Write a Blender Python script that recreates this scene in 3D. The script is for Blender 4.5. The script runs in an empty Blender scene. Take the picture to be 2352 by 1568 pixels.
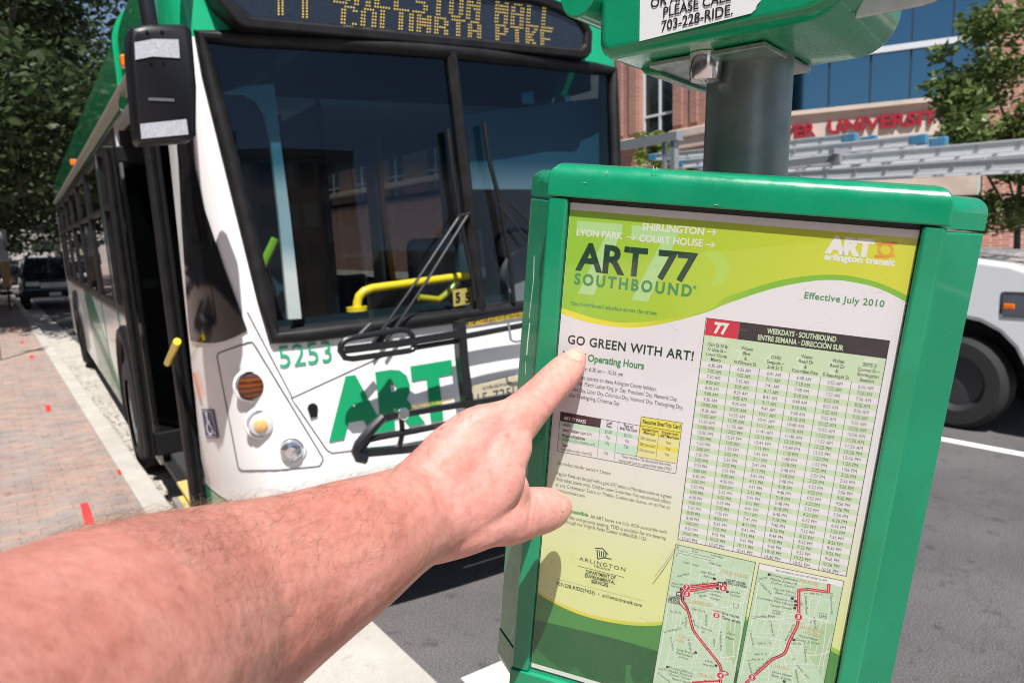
import bpy, bmesh, math, random
import numpy as np
from mathutils import Vector, Matrix
random.seed(7); RNG = np.random.default_rng(7)
SC = bpy.context.scene
COL = SC.collection
# ------------------------------------------------------------------ camera, sky, sun
CAM = np.array([0.0, 0.0, 1.77])
FPX, CX, CY = 1682.5, 1176.0, 784.1          # focal length and centre in a 2352 px wide frame
_y = np.array([-50/1.7415 - CX, 1033/1.7415 - CY, FPX]); _y /= np.linalg.norm(_y)
_a = 600/1.7415
_b = -(FPX*FPX + (-50/1.7415 - CX)*_a)/(1033/1.7415 - CY)
_d = np.array([_a, _b, FPX]); _d /= np.linalg.norm(_d)
ROT = np.array([np.cross(_y, -_d), _y, -_d])   # camera (right, down, forward) -> world
cam_data = bpy.data.cameras.new('camera'); cam_ob = bpy.data.objects.new('camera', cam_data); COL.objects.link(cam_ob)
right, down, fwd = ROT @ [1,0,0], ROT @ [0,1,0], ROT @ [0,0,1]
M = Matrix.Identity(4)
for i in range(3):
    M[i][0], M[i][1], M[i][2], M[i][3] = right[i], -down[i], -fwd[i], CAM[i]
cam_ob.matrix_world = M
cam_data.sensor_width = 36; cam_data.lens = 36*FPX/2352
cam_data.clip_start = 0.02; cam_data.clip_end = 3000
cam_data.dof.use_dof = True; cam_data.dof.focus_distance = 0.462; cam_data.dof.aperture_fstop = 16
SC.camera = cam_ob
SUN_EL, SUN_TH = math.radians(59), math.radians(26)
SUN = Vector((-math.cos(SUN_EL)*math.sin(SUN_TH), -math.cos(SUN_EL)*math.cos(SUN_TH), math.sin(SUN_EL)))
w = bpy.data.worlds.new('World'); SC.world = w; w.use_nodes = True
nt = w.node_tree; sky = nt.nodes.new('ShaderNodeTexSky'); sky.sky_type = 'NISHITA'; sky.sun_disc = False
sky.sun_elevation = SUN_EL; sky.sun_rotation = math.atan2(SUN.x, SUN.y); sky.air_density = 1.0; sky.dust_density = 0.6
bg = nt.nodes['Background']; bg.inputs[1].default_value = 0.068
nt.links.new(sky.outputs[0], bg.inputs[0])
sl = bpy.data.lights.new('sun', 'SUN'); sl.energy = 5.0; sl.angle = math.radians(0.5); sl.color = (1, .97, .93)
so = bpy.data.objects.new('sun', sl); COL.objects.link(so)
so.rotation_euler = SUN.to_track_quat('Z', 'Y').to_euler(); so.location = (-6, -12, 20)
SC.view_settings.view_transform = 'Standard'; SC.view_settings.look = 'None'
SC.view_settings.exposure = 0.54; SC.view_settings.gamma = 1.0
SC.render.engine = 'CYCLES'; SC.cycles.max_bounces = 8; SC.cycles.filter_width = 1.0; SC.cycles.transparent_max_bounces = 16
# ------------------------------------------------------------------ pixel rays (2352 px frame)
def ray(px, py): return ROT @ np.array([(px-CX)/FPX, (py-CY)/FPX, 1.0])
def at(px, py, depth): return CAM + ray(px, py)*depth
def on_plane(px, py, n, p0):
    r = ray(px, py); n = np.array(n, float); return CAM + r*(n @ (np.array(p0)-CAM))/(n @ r)
def on_x(px, py, x): return on_plane(px, py, (1,0,0), (x,0,0))
def on_z(px, py, z): return on_plane(px, py, (0,0,1), (0,0,z))
# ------------------------------------------------------------------ materials
def srgb(r, g, b):
    return tuple((c/12.92 if c <= .04045 else ((c+.055)/1.055)**2.4) for c in (r/255, g/255, b/255))
MATS = {}
def mat(name, col, rough=.5, metal=0, spec=.5, coat=0, noise=None, bump=None, emit=None, sss=0, trans=0):
    """noise=(scale, second colour, lo, hi), bump=(scale, strength, distance)"""
    if name in MATS: return MATS[name]
    m = bpy.data.materials.new(name); m.use_nodes = True; t = m.node_tree; b = t.nodes['Principled BSDF']
    b.inputs['Base Color'].default_value = (*col, 1); b.inputs['Roughness'].default_value = rough
    b.inputs['Metallic'].default_value = metal; b.inputs['Specular IOR Level'].default_value = spec
    b.inputs['Coat Weight'].default_value = coat; b.inputs['Coat Roughness'].default_value = .04
    tc = None
    if noise or bump: tc = t.nodes.new('ShaderNodeTexCoord')
    if noise:
        n = t.nodes.new('ShaderNodeTexNoise'); n.inputs['Scale'].default_value = noise[0]; n.inputs['Detail'].default_value = 6
        t.links.new(tc.outputs['Object'], n.inputs['Vector'])
        r = t.nodes.new('ShaderNodeValToRGB'); r.color_ramp.elements[0].position = noise[2]; r.color_ramp.elements[1].position = noise[3]
        r.color_ramp.elements[0].color = (*col, 1); r.color_ramp.elements[1].color = (*noise[1], 1)
        t.links.new(n.outputs[0], r.inputs[0]); t.links.new(r.outputs[0], b.inputs['Base Color'])
    if bump:
        n = t.nodes.new('ShaderNodeTexNoise'); n.inputs['Scale'].default_value = bump[0]; n.inputs['Detail'].default_value = 5
        t.links.new(tc.outputs['Object'], n.inputs['Vector'])
        p = t.nodes.new('ShaderNodeBump'); p.inputs['Strength'].default_value = bump[1]; p.inputs['Distance'].default_value = bump[2]
        t.links.new(n.outputs[0], p.inputs['Height']); t.links.new(p.outputs[0], b.inputs['Normal'])
    if emit:
        b.inputs['Emission Color'].default_value = (*emit[0], 1); b.inputs['Emission Strength'].default_value = emit[1]
    MATS[name] = m; return m
def glass(name, tint, ior=1.5, gloss_rough=0.0, band=None, refl=(1,1,1)):
    """thin pane: tinted transparency under a fresnel reflection; band = (axis z lo, hi, tint at the top)"""
    m = bpy.data.materials.new(name); m.use_nodes = True; t = m.node_tree; t.nodes.clear()
    o = t.nodes.new('ShaderNodeOutputMaterial'); mx = t.nodes.new('ShaderNodeMixShader')
    tr = t.nodes.new('ShaderNodeBsdfTransparent'); gl = t.nodes.new('ShaderNodeBsdfGlossy'); fr = t.nodes.new('ShaderNodeMapRange')
    ge = t.nodes.new('ShaderNodeNewGeometry'); dt = t.nodes.new('ShaderNodeVectorMath'); dt.operation = 'DOT_PRODUCT'
    t.links.new(ge.outputs['Incoming'], dt.inputs[0]); t.links.new(ge.outputs['Normal'], dt.inputs[1])
    ab = t.nodes.new('ShaderNodeMath'); ab.operation = 'ABSOLUTE'; t.links.new(dt.outputs['Value'], ab.inputs[0])
    om = t.nodes.new('ShaderNodeMath'); om.operation = 'SUBTRACT'; om.inputs[0].default_value = 1; t.links.new(ab.outputs[0], om.inputs[1])
    pw = t.nodes.new('ShaderNodeMath'); pw.operation = 'POWER'; pw.inputs[1].default_value = 5; t.links.new(om.outputs[0], pw.inputs[0])
    t.links.new(pw.outputs[0], fr.inputs[0]); fr.inputs[3].default_value = ((ior-1)/(ior+1))**2; fr.inputs[4].default_value = 1; tr.inputs[0].default_value = (*tint, 1); gl.inputs['Roughness'].default_value = gloss_rough
    gl.inputs['Color'].default_value = (*refl, 1)
    if band:
        tc = t.nodes.new('ShaderNodeTexCoord'); sp = t.nodes.new('ShaderNodeSeparateXYZ'); t.links.new(tc.outputs['Object'], sp.inputs[0])
        mr = t.nodes.new('ShaderNodeMapRange'); mr.inputs[1].default_value = band[0]; mr.inputs[2].default_value = band[1]
        t.links.new(sp.outputs[2], mr.inputs[0])
        mc = t.nodes.new('ShaderNodeMix'); mc.data_type = 'RGBA'; mc.inputs[6].default_value = (*tint, 1); mc.inputs[7].default_value = (*band[2], 1)
        t.links.new(mr.outputs[0], mc.inputs[0]); t.links.new(mc.outputs[2], tr.inputs[0])
    t.links.new(fr.outputs[0], mx.inputs[0]); t.links.new(tr.outputs[0], mx.inputs[1]); t.links.new(gl.outputs[0], mx.inputs[2])
    t.links.new(mx.outputs[0], o.inputs[0]); MATS[name] = m; return m
# ------------------------------------------------------------------ mesh builder
class MB:
    def __init__(s): s.v, s.f, s.m = [], [], []
    def add(s, vs, fs, mi=0):
        o = len(s.v); s.v += [tuple(map(float, p)) for p in vs]; s.f += [tuple(i+o for i in q) for q in fs]; s.m += [mi]*len(fs); return s
    def box(s, lo, hi, mi=0, rot=None, at=None):
        x0,y0,z0 = lo; x1,y1,z1 = hi
        vs = [(x0,y0,z0),(x1,y0,z0),(x1,y1,z0),(x0,y1,z0),(x0,y0,z1),(x1,y0,z1),(x1,y1,z1),(x0,y1,z1)]
        if rot is not None: vs = [rot @ Vector(p) for p in vs]
        if at is not None: vs = [Vector(p)+Vector(at) for p in vs]
        return s.add(vs, [(0,3,2,1),(4,5,6,7),(0,1,5,4),(1,2,6,5),(2,3,7,6),(3,0,4,7)], mi)
    def tube(s, path, r, n=8, closed=False, mi=0, caps=True, flat=None):
        P = [Vector(p) for p in path]; k = len(P); rr = r if isinstance(r, (list, tuple)) else [r]*k
        ref = None; vs = []
        for i in range(k):
            if closed: t = (P[(i+1) % k]-P[i-1])
            else: t = P[min(i+1,k-1)]-P[max(i-1,0)]
            t.normalize()
            if ref is None:
                ref = Vector((0,0,1)) if abs(t.z) < .9 else Vector((1,0,0))
            a = (ref - t*ref.dot(t)).normalized(); b = t.cross(a); ref = a
            for j in range(n):
                an = 2*math.pi*j/n + (math.pi/n)
                vs.append(P[i] + (a*math.cos(an) + b*math.sin(an)*(flat or 1))*rr[i])
        fs = []
        for i in range(k if closed else k-1):
            for j in range(n):
                i2 = (i+1) % k; fs.append((i*n+j, i*n+(j+1) % n, i2*n+(j+1) % n, i2*n+j))
        if caps and not closed: fs += [tuple(range(n))[::-1], tuple((k-1)*n+j for j in range(n))]
        return s.add(vs, fs, mi)
    def prism(s, poly, d, mi=0, side=None):
        """poly: 3D outline; d: extrusion vector"""
        n = len(poly); d = Vector(d); vs = [Vector(p) for p in poly] + [Vector(p)+d for p in poly]
        s.add(vs, [tuple(range(n)), tuple(range(2*n-1, n-1, -1))], mi)
        s.add(vs, [(i, n+i, n+(i+1) % n, (i+1) % n) for i in range(n)], mi if side is None else side); return s
    def poly(s, pts, mi=0): return s.add(pts, [tuple(range(len(pts)))], mi)
    def grid(s, fn, nu, nv, mi=0):
        vs = [fn(i/nu, j/nv) for j in range(nv+1) for i in range(nu+1)]
        return s.add(vs, [(j*(nu+1)+i, j*(nu+1)+i+1, (j+1)*(nu+1)+i+1, (j+1)*(nu+1)+i) for j in range(nv) for i in range(nu)], mi)
    def disc(s, c, nrm, r, n=20, mi=0, h=0, rx=None):
        q = Vector(nrm).normalized().to_track_quat('Z', 'Y'); c = Vector(c)
        ring = [c + q @ Vector((r*math.cos(2*math.pi*i/n), (rx or r)*math.sin(2*math.pi*i/n), 0)) for i in range(n)]
        if h: return s.prism(ring[::-1], Vector(nrm).normalized()*h, mi)
        return s.poly(ring, mi)
    def lathe(s, prof, c, axis, n=20, mi=0):
        q = Vector(axis).normalized().to_track_quat('Z', 'Y'); c = Vector(c); vs = []
        for r, z in prof: vs += [c + q @ Vector((r*math.cos(2*math.pi*i/n), r*math.sin(2*math.pi*i/n), z)) for i in range(n)]
        fs = [(k*n+i, k*n+(i+1) % n, (k+1)*n+(i+1) % n, (k+1)*n+i) for k in range(len(prof)-1) for i in range(n)]
        return s.add(vs, fs, mi)
    def build(s, name, mats, parent=None, smooth=False, bevel=0, seg=2, angle=35, recalc=True):
        me = bpy.data.meshes.new(name); me.from_pydata(s.v, [], s.f); me.validate()
        if not isinstance(mats, (list, tuple)): mats = [mats]
        for m in mats: me.materials.append(m)
        if len(mats) > 1 and len(me.polygons) == len(s.m): me.polygons.foreach_set('material_index', s.m)
        if recalc:
            bm = bmesh.new(); bm.from_mesh(me); bmesh.ops.remove_doubles(bm, verts=bm.verts, dist=2e-6); bmesh.ops.recalc_face_normals(bm, faces=bm.faces); bm.to_mesh(me); bm.free()
        if smooth:
            me.polygons.foreach_set('use_smooth', [True]*len(me.polygons))
        o = bpy.data.objects.new(name, me); COL.objects.link(o)
        if parent: o.parent = parent
        if bevel:
            bv = o.modifiers.new('bevel', 'BEVEL'); bv.width = bevel; bv.segments = seg; bv.limit_method = 'ANGLE'; bv.angle_limit = math.radians(angle)
            if smooth: bv.harden_normals = True
        if smooth: 
            try: me.set_sharp_from_angle(angle=math.radians(40))
            except Exception: pass
        return o
def tag(o, label, cat, group=None, kind=None):
    if label: o['label'] = label
    if cat: o['category'] = cat
    if group: o['group'] = group
    if kind: o['kind'] = kind
    return o
def thing(name, label, cat, loc=(0,0,0), mtx=None, group=None):
    o = bpy.data.objects.new(name, None); COL.objects.link(o); o.empty_display_size = .2
    if mtx is not None: o.matrix_world = mtx
    else: o.location = loc
    return tag(o, label, cat, group)
def structure(o): o['kind'] = 'structure'; return o
# ------------------------------------------------------------------ lettering
_TXT = {}
def text_geo(s, bold=0.0, space=1.0, shear=0.0):
    k = (s, bold, space, shear)
    if k not in _TXT:
        cu = bpy.data.curves.new('lettering', 'FONT'); cu.body = s; cu.offset = bold; cu.space_character = space; cu.shear = shear
        cu.resolution_u = 3; cu.fill_mode = 'FRONT'; cu.dimensions = '2D'
        ob = bpy.data.objects.new('lettering', cu); COL.objects.link(ob)
        dg = bpy.context.evaluated_depsgraph_get(); me = bpy.data.meshes.new_from_object(ob.evaluated_get(dg))
        v = np.array([x.co[:2] for x in me.vertices]) if len(me.vertices) else np.zeros((1,2))
        f = [tuple(p.vertices) for p in me.polygons]
        bpy.data.objects.remove(ob); bpy.data.curves.remove(cu); bpy.data.meshes.remove(me)
        _TXT[k] = (v, f, v[:,0].min(), v[:,0].max())
    return _TXT[k]
CAPH = None
def put_text(mb, s, p0, p1, cap, up, nrm, mi=0, bold=0.0, space=1.0, off=0.0, thick=0, shear=0.0):
    """fit the string between baseline points p0 and p1 with capital height cap along up"""
    global CAPH
    if CAPH is None: CAPH = float(text_geo('H')[0][:,1].max())
    v, f, x0, x1 = text_geo(s, bold, space, shear)
    p0, p1, up, nrm = map(lambda a: np.array(a, float), (p0, p1, up, nrm))
    d = (p1-p0)/(x1-x0); u = up*cap/CAPH
    V = [p0 + d*(a-x0) + u*b + nrm*off for a, b in v]
    if thick:
        n = len(V); V2 = [q+nrm*thick for q in V]; mb.add(V2, f, mi)
        ed = {}
        for q in f:
            for i in range(len(q)):
                e = (q[i], q[(i+1) % len(q)]); k = tuple(sorted(e)); ed[k] = None if k in ed else e
        mb.add(V+V2, [(e[0], e[1], e[1]+n, e[0]+n) for e in ed.values() if e], mi)
    else: mb.add(V, f, mi)
# ================================================================== SETTING
# ---- asphalt
def ground_mat(name, kind):
    m = bpy.data.materials.new(name); m.use_nodes = True; t = m.node_tree; b = t.nodes['Principled BSDF']; MATS[name] = m
    N = t.nodes.new; L = t.links.new
    tc = N('ShaderNodeTexCoord')
    def noise(sc, det=6, rough=.6):
        n = N('ShaderNodeTexNoise'); n.inputs['Scale'].default_value = sc; n.inputs['Detail'].default_value = det; n.inputs['Roughness'].default_value = rough
        L(tc.outputs['Object'], n.inputs['Vector']); return n.outputs[0]
    def ramp(src, stops):
        r = N('ShaderNodeValToRGB'); e = r.color_ramp.elements
        while len(e) < len(stops): e.new(.5)
        for x, (p, c) in zip(e, stops): x.position = p; x.color = (*c, 1)
        L(src, r.inputs[0]); return r.outputs[0]
    def mixc(f, a, bb, mode='MIX'):
        x = N('ShaderNodeMix'); x.data_type = 'RGBA'; x.blend_type = mode
        if isinstance(f, (int, float)): x.inputs[0].default_value = f
        else: L(f, x.inputs[0])
        for i, q in ((6, a), (7, bb)):
            if isinstance(q, tuple): x.inputs[i].default_value = (*q, 1)
            else: L(q, x.inputs[i])
        return x.outputs[2]
    b.inputs['Roughness'].default_value = .85; b.inputs['Specular IOR Level'].default_value = .3
    bp = N('ShaderNodeBump')
    if kind == 'asphalt':
        fine = ramp(noise(170, 3), [(.32, (.042,.040,.040)), (.5, (.105,.10,.10)), (.7, (.30,.285,.28))])
        big = ramp(noise(.9, 5), [(.3, (.72,.72,.72)), (.7, (1.05,1.04,1.03))])
        c = mixc(1.0, fine, big, 'MULTIPLY')
        st = ramp(noise(7, 4, .7), [(.58, (1,1,1)), (.70, (.42,.42,.43))]); c = mixc(.75, c, st, 'MULTIPLY')
        pt = ramp(noise(.35, 3, .5), [(.44, (.86,.86,.87)), (.56, (1.05,1.04,1.04))]); c = mixc(.8, c, pt, 'MULTIPLY')
        vc = N('ShaderNodeTexVoronoi'); vc.feature = 'DISTANCE_TO_EDGE'; vc.inputs['Scale'].default_value = .55; wp_ = N('ShaderNodeVectorMath'); wp_.operation = 'ADD'; nn = N('ShaderNodeTexNoise'); nn.inputs['Scale'].default_value = 1.7; nn.inputs['Detail'].default_value = 6; L(tc.outputs['Object'], nn.inputs['Vector']); L(tc.outputs['Object'], wp_.inputs[0]); L(nn.outputs['Color'], wp_.inputs[1]); L(wp_.outputs[0], vc.inputs['Vector'])
        ck = ramp(vc.outputs['Distance'], [(.0, (.35,.35,.35)), (.012, (1,1,1))]); c = mixc(.22, c, ck, 'MULTIPLY')
        h = noise(120, 3); bp.inputs['Strength'].default_value = .6; bp.inputs['Distance'].default_value = .006
    elif kind == 'concrete':
        c = mixc(1.0, ramp(noise(2.2, 8), [(.3, (.40,.37,.325)), (.7, (.55,.52,.47))]), ramp(noise(140, 3), [(.25, (.72,.72,.72)), (.6, (1,1,1))]), 'MULTIPLY')
        st = ramp(noise(5, 6, .75), [(.6, (1,1,1)), (.72, (.66,.6,.52))]); c = mixc(.7, c, st, 'MULTIPLY')
        h = noise(90, 4); bp.inputs['Strength'].default_value = .25; bp.inputs['Distance'].default_value = .004
    elif kind == 'brickwalk':
        mp = N('ShaderNodeMapping'); mp.inputs['Rotation'].default_value = (0, 0, math.radians(0)); L(tc.outputs['Object'], mp.inputs[0])
        br = N('ShaderNodeTexBrick'); L(mp.outputs[0], br.inputs['Vector'])
        br.inputs['Scale'].default_value = 1; br.inputs['Brick Width'].default_value = .2; br.inputs['Row Height'].default_value = .1
        br.inputs['Mortar Size'].default_value = .0035; br.inputs['Mortar Smooth'].default_value = .3; br.inputs['Bias'].default_value = 0
        br.inputs['Color1'].default_value = (.385,.25,.205,1); br.inputs['Color2'].default_value = (.265,.245,.24,1); br.inputs['Mortar'].default_value = (.19,.155,.125,1)
        v = ramp(noise(3.1, 6), [(.3, (.78,.78,.8)), (.7, (1.15,1.1,1.05))]); c = mixc(1.0, br.outputs[0], v, 'MULTIPLY')
        sp = ramp(noise(60, 5, .8), [(.35, (.6,.58,.56)), (.5, (1,1,1)), (.74, (1.15,1.1,1.05))]); c = mixc(.85, c, sp, 'MULTIPLY')
        gum = ramp(noise(17, 2, .4), [(.66, (1,1,1)), (.72, (.55,.54,.53))]); c = mixc(.8, c, gum, 'MULTIPLY')
        dust = ramp(noise(6, 8, .7), [(.42, (0,0,0)), (.72, (.75,.75,.75))]); c = mixc(dust, c, (.40,.33,.28))
        h = mixc(.5, br.outputs[0], noise(50, 6)); bp.inputs['Strength'].default_value = .5; bp.inputs['Distance'].default_value = .006
    elif kind == 'paint':
        c = ramp(noise(40, 6, .7), [(.25, (.45,.44,.42)), (.42, (.78,.78,.75))]); h = noise(120, 3)
        bp.inputs['Strength'].default_value = .3; bp.inputs['Distance'].default_value = .003
    L(c, b.inputs['Base Color']); L(h, bp.inputs['Height']); L(bp.outputs[0], b.inputs['Normal'])
    return m
ASPH, CONC, WALK, PAINT = (ground_mat(n, k) for n, k in (('asphalt','asphalt'),('kerb_concrete','concrete'),('brick_paving','brickwalk'),('road_paint','paint')))
mb = MB(); mb.grid(lambda u, v: (-300+u*700, -250+v*900, 0), 14, 18); structure(mb.build('road', ASPH))
mb = MB(); mb.box((-14, -60, -.2), (.655, 130, .15)); structure(mb.build('sidewalk', WALK))
mb = MB(); y = -60.2
ys = []
y = -59.3
while y < 130: ys.append(y); y += 3.05
for a, b in zip(ys, ys[1:]): mb.box((.657, a+.004, -.2), (.815, b-.004, .153))
structure(mb.build('kerb', CONC, bevel=.014))
mb = MB()
for a, b in zip(ys, ys[1:]):
    mb.prism([(.815,a+.003,.012),(1.325,a+.003,.006),(1.325,b-.003,.006),(.815,b-.003,.012)], (0,0,-.1))
structure(mb.build('gutter', CONC))
mb = MB(); mb.box((6.50,-60,-.05), (6.62,130,.004)); structure(mb.build('lane_marking', PAINT))
mb = MB(); mb.box((1.42,1.85,-.05), (2.9,2.44,.004)); structure(mb.build('stop_line', PAINT))
mb = MB(); mb.box((17.0,-60,-.2), (17.25,130,.15)); structure(mb.build('far_kerb', CONC, bevel=.015))
mb = MB(); mb.box((17.252,-60,-.2), (60,130,.148)); structure(mb.build('far_sidewalk', CONC))
# red utility paint marks sprayed on the paving
red = mat('utility_paint', (.62,.02,.025), .8, noise=(90, (.36,.12,.1), .52, .62))
marks = [((184,1158),(203,1154),(219,1204),(196,1207)), ((103,931),(115,930),(118,944),(106,946)), ((66,817),(76,815),(80,822),(70,823)), ((46,784),(53,783),(55,788),(48,789)), ((27,756),(34,756),(36,760),(29,760)), ((268,1078),(276,1078),(279,1090),(271,1091))]
for k, qd in enumerate(marks):
    mb = MB(); pts = []
    for i in range(4):
        a, b = qd[i], qd[(i+1) % 4]
        for s in range(4):
            t = s/4; p = on_z(a[0]+(b[0]-a[0])*t+random.uniform(-1,1), a[1]+(b[1]-a[1])*t+random.uniform(-.8,.8), .15); pts.append((p[0], p[1], .1535))
    mb.prism(pts, (0,0,-.002)); o = mb.build('paint_mark', red)
    lab = ['large red spray-paint dash on the brick paving nearest the forearm','small red paint dab on the brick paving beside the front wheel','red paint dab on the bricks, third along from the forearm','tiny red paint dot on the paving behind the third dab','smallest red paint dot, farthest along the sunny brick paving','faint red paint speck beside the kerb stone near the bus step'][k]
    tag(o, lab, 'paint mark', 'red utility marks on the paving')
# small litter and leaves in the gutter (ground cover)
mb = MB()
for i in range(2600):
    y = 3.2+abs(random.gauss(0,1))*9; x = .84+abs(random.gauss(0,.14)) if random.random() < .6 else random.uniform(.1,.65)
    z = .016 if x > .815 else .154; s = random.uniform(.006,.024) if x > .7 else random.uniform(.002,.006); a = random.uniform(0,6.28)
    q = [(x+s*math.cos(a+k*1.57)*(1 if k % 2 else .45), y+s*math.sin(a+k*1.57)*(1 if k % 2 else .45), z+random.uniform(0,.006)) for k in range(4)]
    mb.poly(q)
tag(mb.build('leaf_litter', mat('dry_leaves', (.16,.09,.045), .9, noise=(300, (.3,.22,.12), .4,.6)), recalc=False), None, None, kind='stuff')

# ---- trees
def leaf_mat(name, c0, c1, trans):
    m = bpy.data.materials.new(name); m.use_nodes = True; t = m.node_tree; b = t.nodes['Principled BSDF']; MATS[name] = m
    g = t.nodes.new('ShaderNodeNewGeometry'); r = t.nodes.new('ShaderNodeValToRGB')
    r.color_ramp.elements[0].color = (*c0, 1); r.color_ramp.elements[1].color = (*c1, 1)
    t.links.new(g.outputs['Random Per Island'], r.inputs[0]); t.links.new(r.outputs[0], b.inputs['Base Color'])
    b.inputs['Roughness'].default_value = .5; b.inputs['Specular IOR Level'].default_value = .35
    tl = t.nodes.new('ShaderNodeBsdfTranslucent'); t.links.new(r.outputs[0], tl.inputs[0])
    mx = t.nodes.new('ShaderNodeMixShader'); mx.inputs[0].default_value = trans
    t.links.new(b.outputs[0], mx.inputs[1]); t.links.new(tl.outputs[0], mx.inputs[2])
    t.links.new(mx.outputs[0], t.nodes['Material Output'].inputs[0]); return m
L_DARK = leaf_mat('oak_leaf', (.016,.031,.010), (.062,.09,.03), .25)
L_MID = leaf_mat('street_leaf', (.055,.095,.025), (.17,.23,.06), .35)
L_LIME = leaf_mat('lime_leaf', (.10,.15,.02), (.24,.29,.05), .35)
BARK = mat('bark', (.06,.05,.04), .9, noise=(14, (.13,.11,.09), .35,.65), bump=(30,.8,.02))
def leaves(name, clusters, n, size, m, parent, flat=.5):
    """clusters: rows of (x, y, z, radius); leaves scattered through them as small folded faces"""
    C = np.array(clusters); w8 = C[:,3]**2; idx = RNG.choice(len(C), n, p=w8/w8.sum())
    d = RNG.normal(size=(n,3)); d /= np.linalg.norm(d, axis=1)[:,None]; rad = RNG.random(n)**.45
    P = C[idx,:3] + d*(rad*C[idx,3])[:,None]*np.array([1,1,.75])
    a = RNG.normal(size=(n,3)); a[:,2] *= flat; a /= np.linalg.norm(a, axis=1)[:,None]
    b = RNG.normal(size=(n,3)); b -= a*(a*b).sum(1)[:,None]; b /= np.linalg.norm(b, axis=1)[:,None]
    s = size*RNG.uniform(.6,1.3,n)[:,None]
    V = np.stack([P-a*s, P+b*s*.5, P+a*s, P-b*s*.5], 1).reshape(-1,3)
    me = bpy.data.meshes.new(name); me.vertices.add(4*n); me.vertices.foreach_set('co', V.ravel().astype(np.float32))
    me.loops.add(4*n); me.loops.foreach_set('vertex_index', np.arange(4*n, dtype=np.int32))
    me.polygons.add(n); me.polygons.foreach_set('loop_start', np.arange(0,4*n,4, dtype=np.int32)); me.polygons.foreach_set('loop_total', np.full(n,4,np.int32))
    me.update(); me.materials.append(m); o = bpy.data.objects.new(name, me); COL.objects.link(o); o.parent = parent; return o
def tree(name, label, base, h, rad, crown_z, n, size, m, trunk_r, group=None, ncl=60, squash=.75, clr=.28, limbs=7, open_=.35):
    t = thing(name, label, 'tree', base, group=group)
    mb = MB(); k = 7
    path = [(random.uniform(-.1,.1)*i*.25, random.uniform(-.1,.1)*i*.25, h*.8*i/k) for i in range(k+1)]
    mb.tube(path, [trunk_r*(1-.8*i/k)*(1.35 if i == 0 else 1) for i in range(k+1)], 9)
    cl = []
    for i in range(ncl):
        a = random.uniform(0,6.283); e = random.uniform(-.9,1); rr = rad*random.uniform(open_,1)
        cl.append((rr*math.cos(a)*math.sqrt(1-e*e*.8), rr*math.sin(a)*math.sqrt(1-e*e*.8), crown_z+e*rad*squash, rad*clr*random.uniform(.6,1.25)))
    for i in range(limbs):
        c = cl[i*3 % len(cl)]; z0 = h*random.uniform(.28,.6)
        b0 = Vector((0,0,z0)); b2 = Vector(c[:3]); b1 = b0.lerp(b2,.5)+Vector((0,0,-.08*rad))
        mb.tube([b0,b1,b2], [trunk_r*.45,trunk_r*.28,trunk_r*.08], 6)
    mb.build('trunk', BARK, t, smooth=True); leaves('crown', cl, n, size, m, t); return t
for lab, x, y, h, r, cz, n, ncl in (
    ('big dark oak nearest the bus roof, shading the sidewalk', -.35, 21.5, 9, 5.2, 6.8, 33000, 125),
    ('dark shade tree behind the first oak, beside the kerb', -.5, 28, 10, 5.4, 6.2, 27000, 110),
    ('tall dark tree towering highest above the far sidewalk', -2.2, 36, 15, 7.8, 9.4, 28000, 110),
    ('dark tree overhanging the roadway behind the bus', 4.0, 60, 12, 6, 6.2, 16000, 80),
    ('dark tree standing farthest down the shaded street', -1.5, 46, 13, 7.2, 7.4, 22000, 90)):
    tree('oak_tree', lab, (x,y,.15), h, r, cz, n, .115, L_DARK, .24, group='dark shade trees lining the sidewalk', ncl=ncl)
# ---- far end of the street
BLIND = mat('window_blind', (.62,.63,.62), .6)
def simple_building(name, label, lo, hi, m, rows, cols, wm, axis='y'):
    wm0 = wm
    t = thing(name, label, 'building', ((lo[0]+hi[0])/2, (lo[1]+hi[1])/2, 0)); c = Vector(t.location)
    mb = MB(); mb.box(Vector(lo)-c, Vector(hi)-c); mb.build('wall', m, t)
    mb = MB(); mb.box(Vector((lo[0]-.4,lo[1]-.4,hi[2]))-c, Vector((hi[0]+.4,hi[1]+.4,hi[2]+.5))-c); mb.build('parapet', m, t)
    faces = []
    if 'f' in axis: faces.append('f')
    if 'b' in axis: faces.append('b')
    if 'r' in axis: faces.append('r')
    for fc in faces:
        horiz = (lo[0], hi[0]) if fc in 'fb' else (lo[1], hi[1]); nC = cols if fc in 'fb' else max(3, int(cols*(hi[1]-lo[1])/(hi[0]-lo[0])))
        fh = (hi[2]-lo[2])/rows; fw = (horiz[1]-horiz[0])/nC
        for i in range(rows):
            for j in range(nC):
                a0 = horiz[0]+fw*(j+.14); a1 = horiz[0]+fw*(j+.86); z0 = lo[2]+fh*(i+.25); z1 = lo[2]+fh*(i+.85)
                mb = MB(); wm = random.choice((DGLASS,DGLASS,BLIND)) if name in ('office_block','beige_block') else wm0
                if fc == 'b': mb.box(Vector((a0,hi[1]-.02,z0))-c, Vector((a1,hi[1]+.03,z1))-c)
                elif fc == 'f': mb.box(Vector((a0,lo[1]-.03,z0))-c, Vector((a1,lo[1]+.02,z1))-c)
                else: mb.box(Vector((hi[0]-.02,a0,z0))-c, Vector((hi[0]+.03,a1,z1))-c)
                mb.build('window', wm, t)
    return t
DGLASS = mat('dark_window', (.012,.015,.02), .05, spec=.8)
simple_building('pale_building', 'pale sunlit building at the far end of the street', (-14,86,0), (9,100,9), mat('pale_stone', (.42,.38,.36), .8, noise=(.4,(.36,.33,.31),.4,.6)), 5, 8, DGLASS, 'f')
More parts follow.
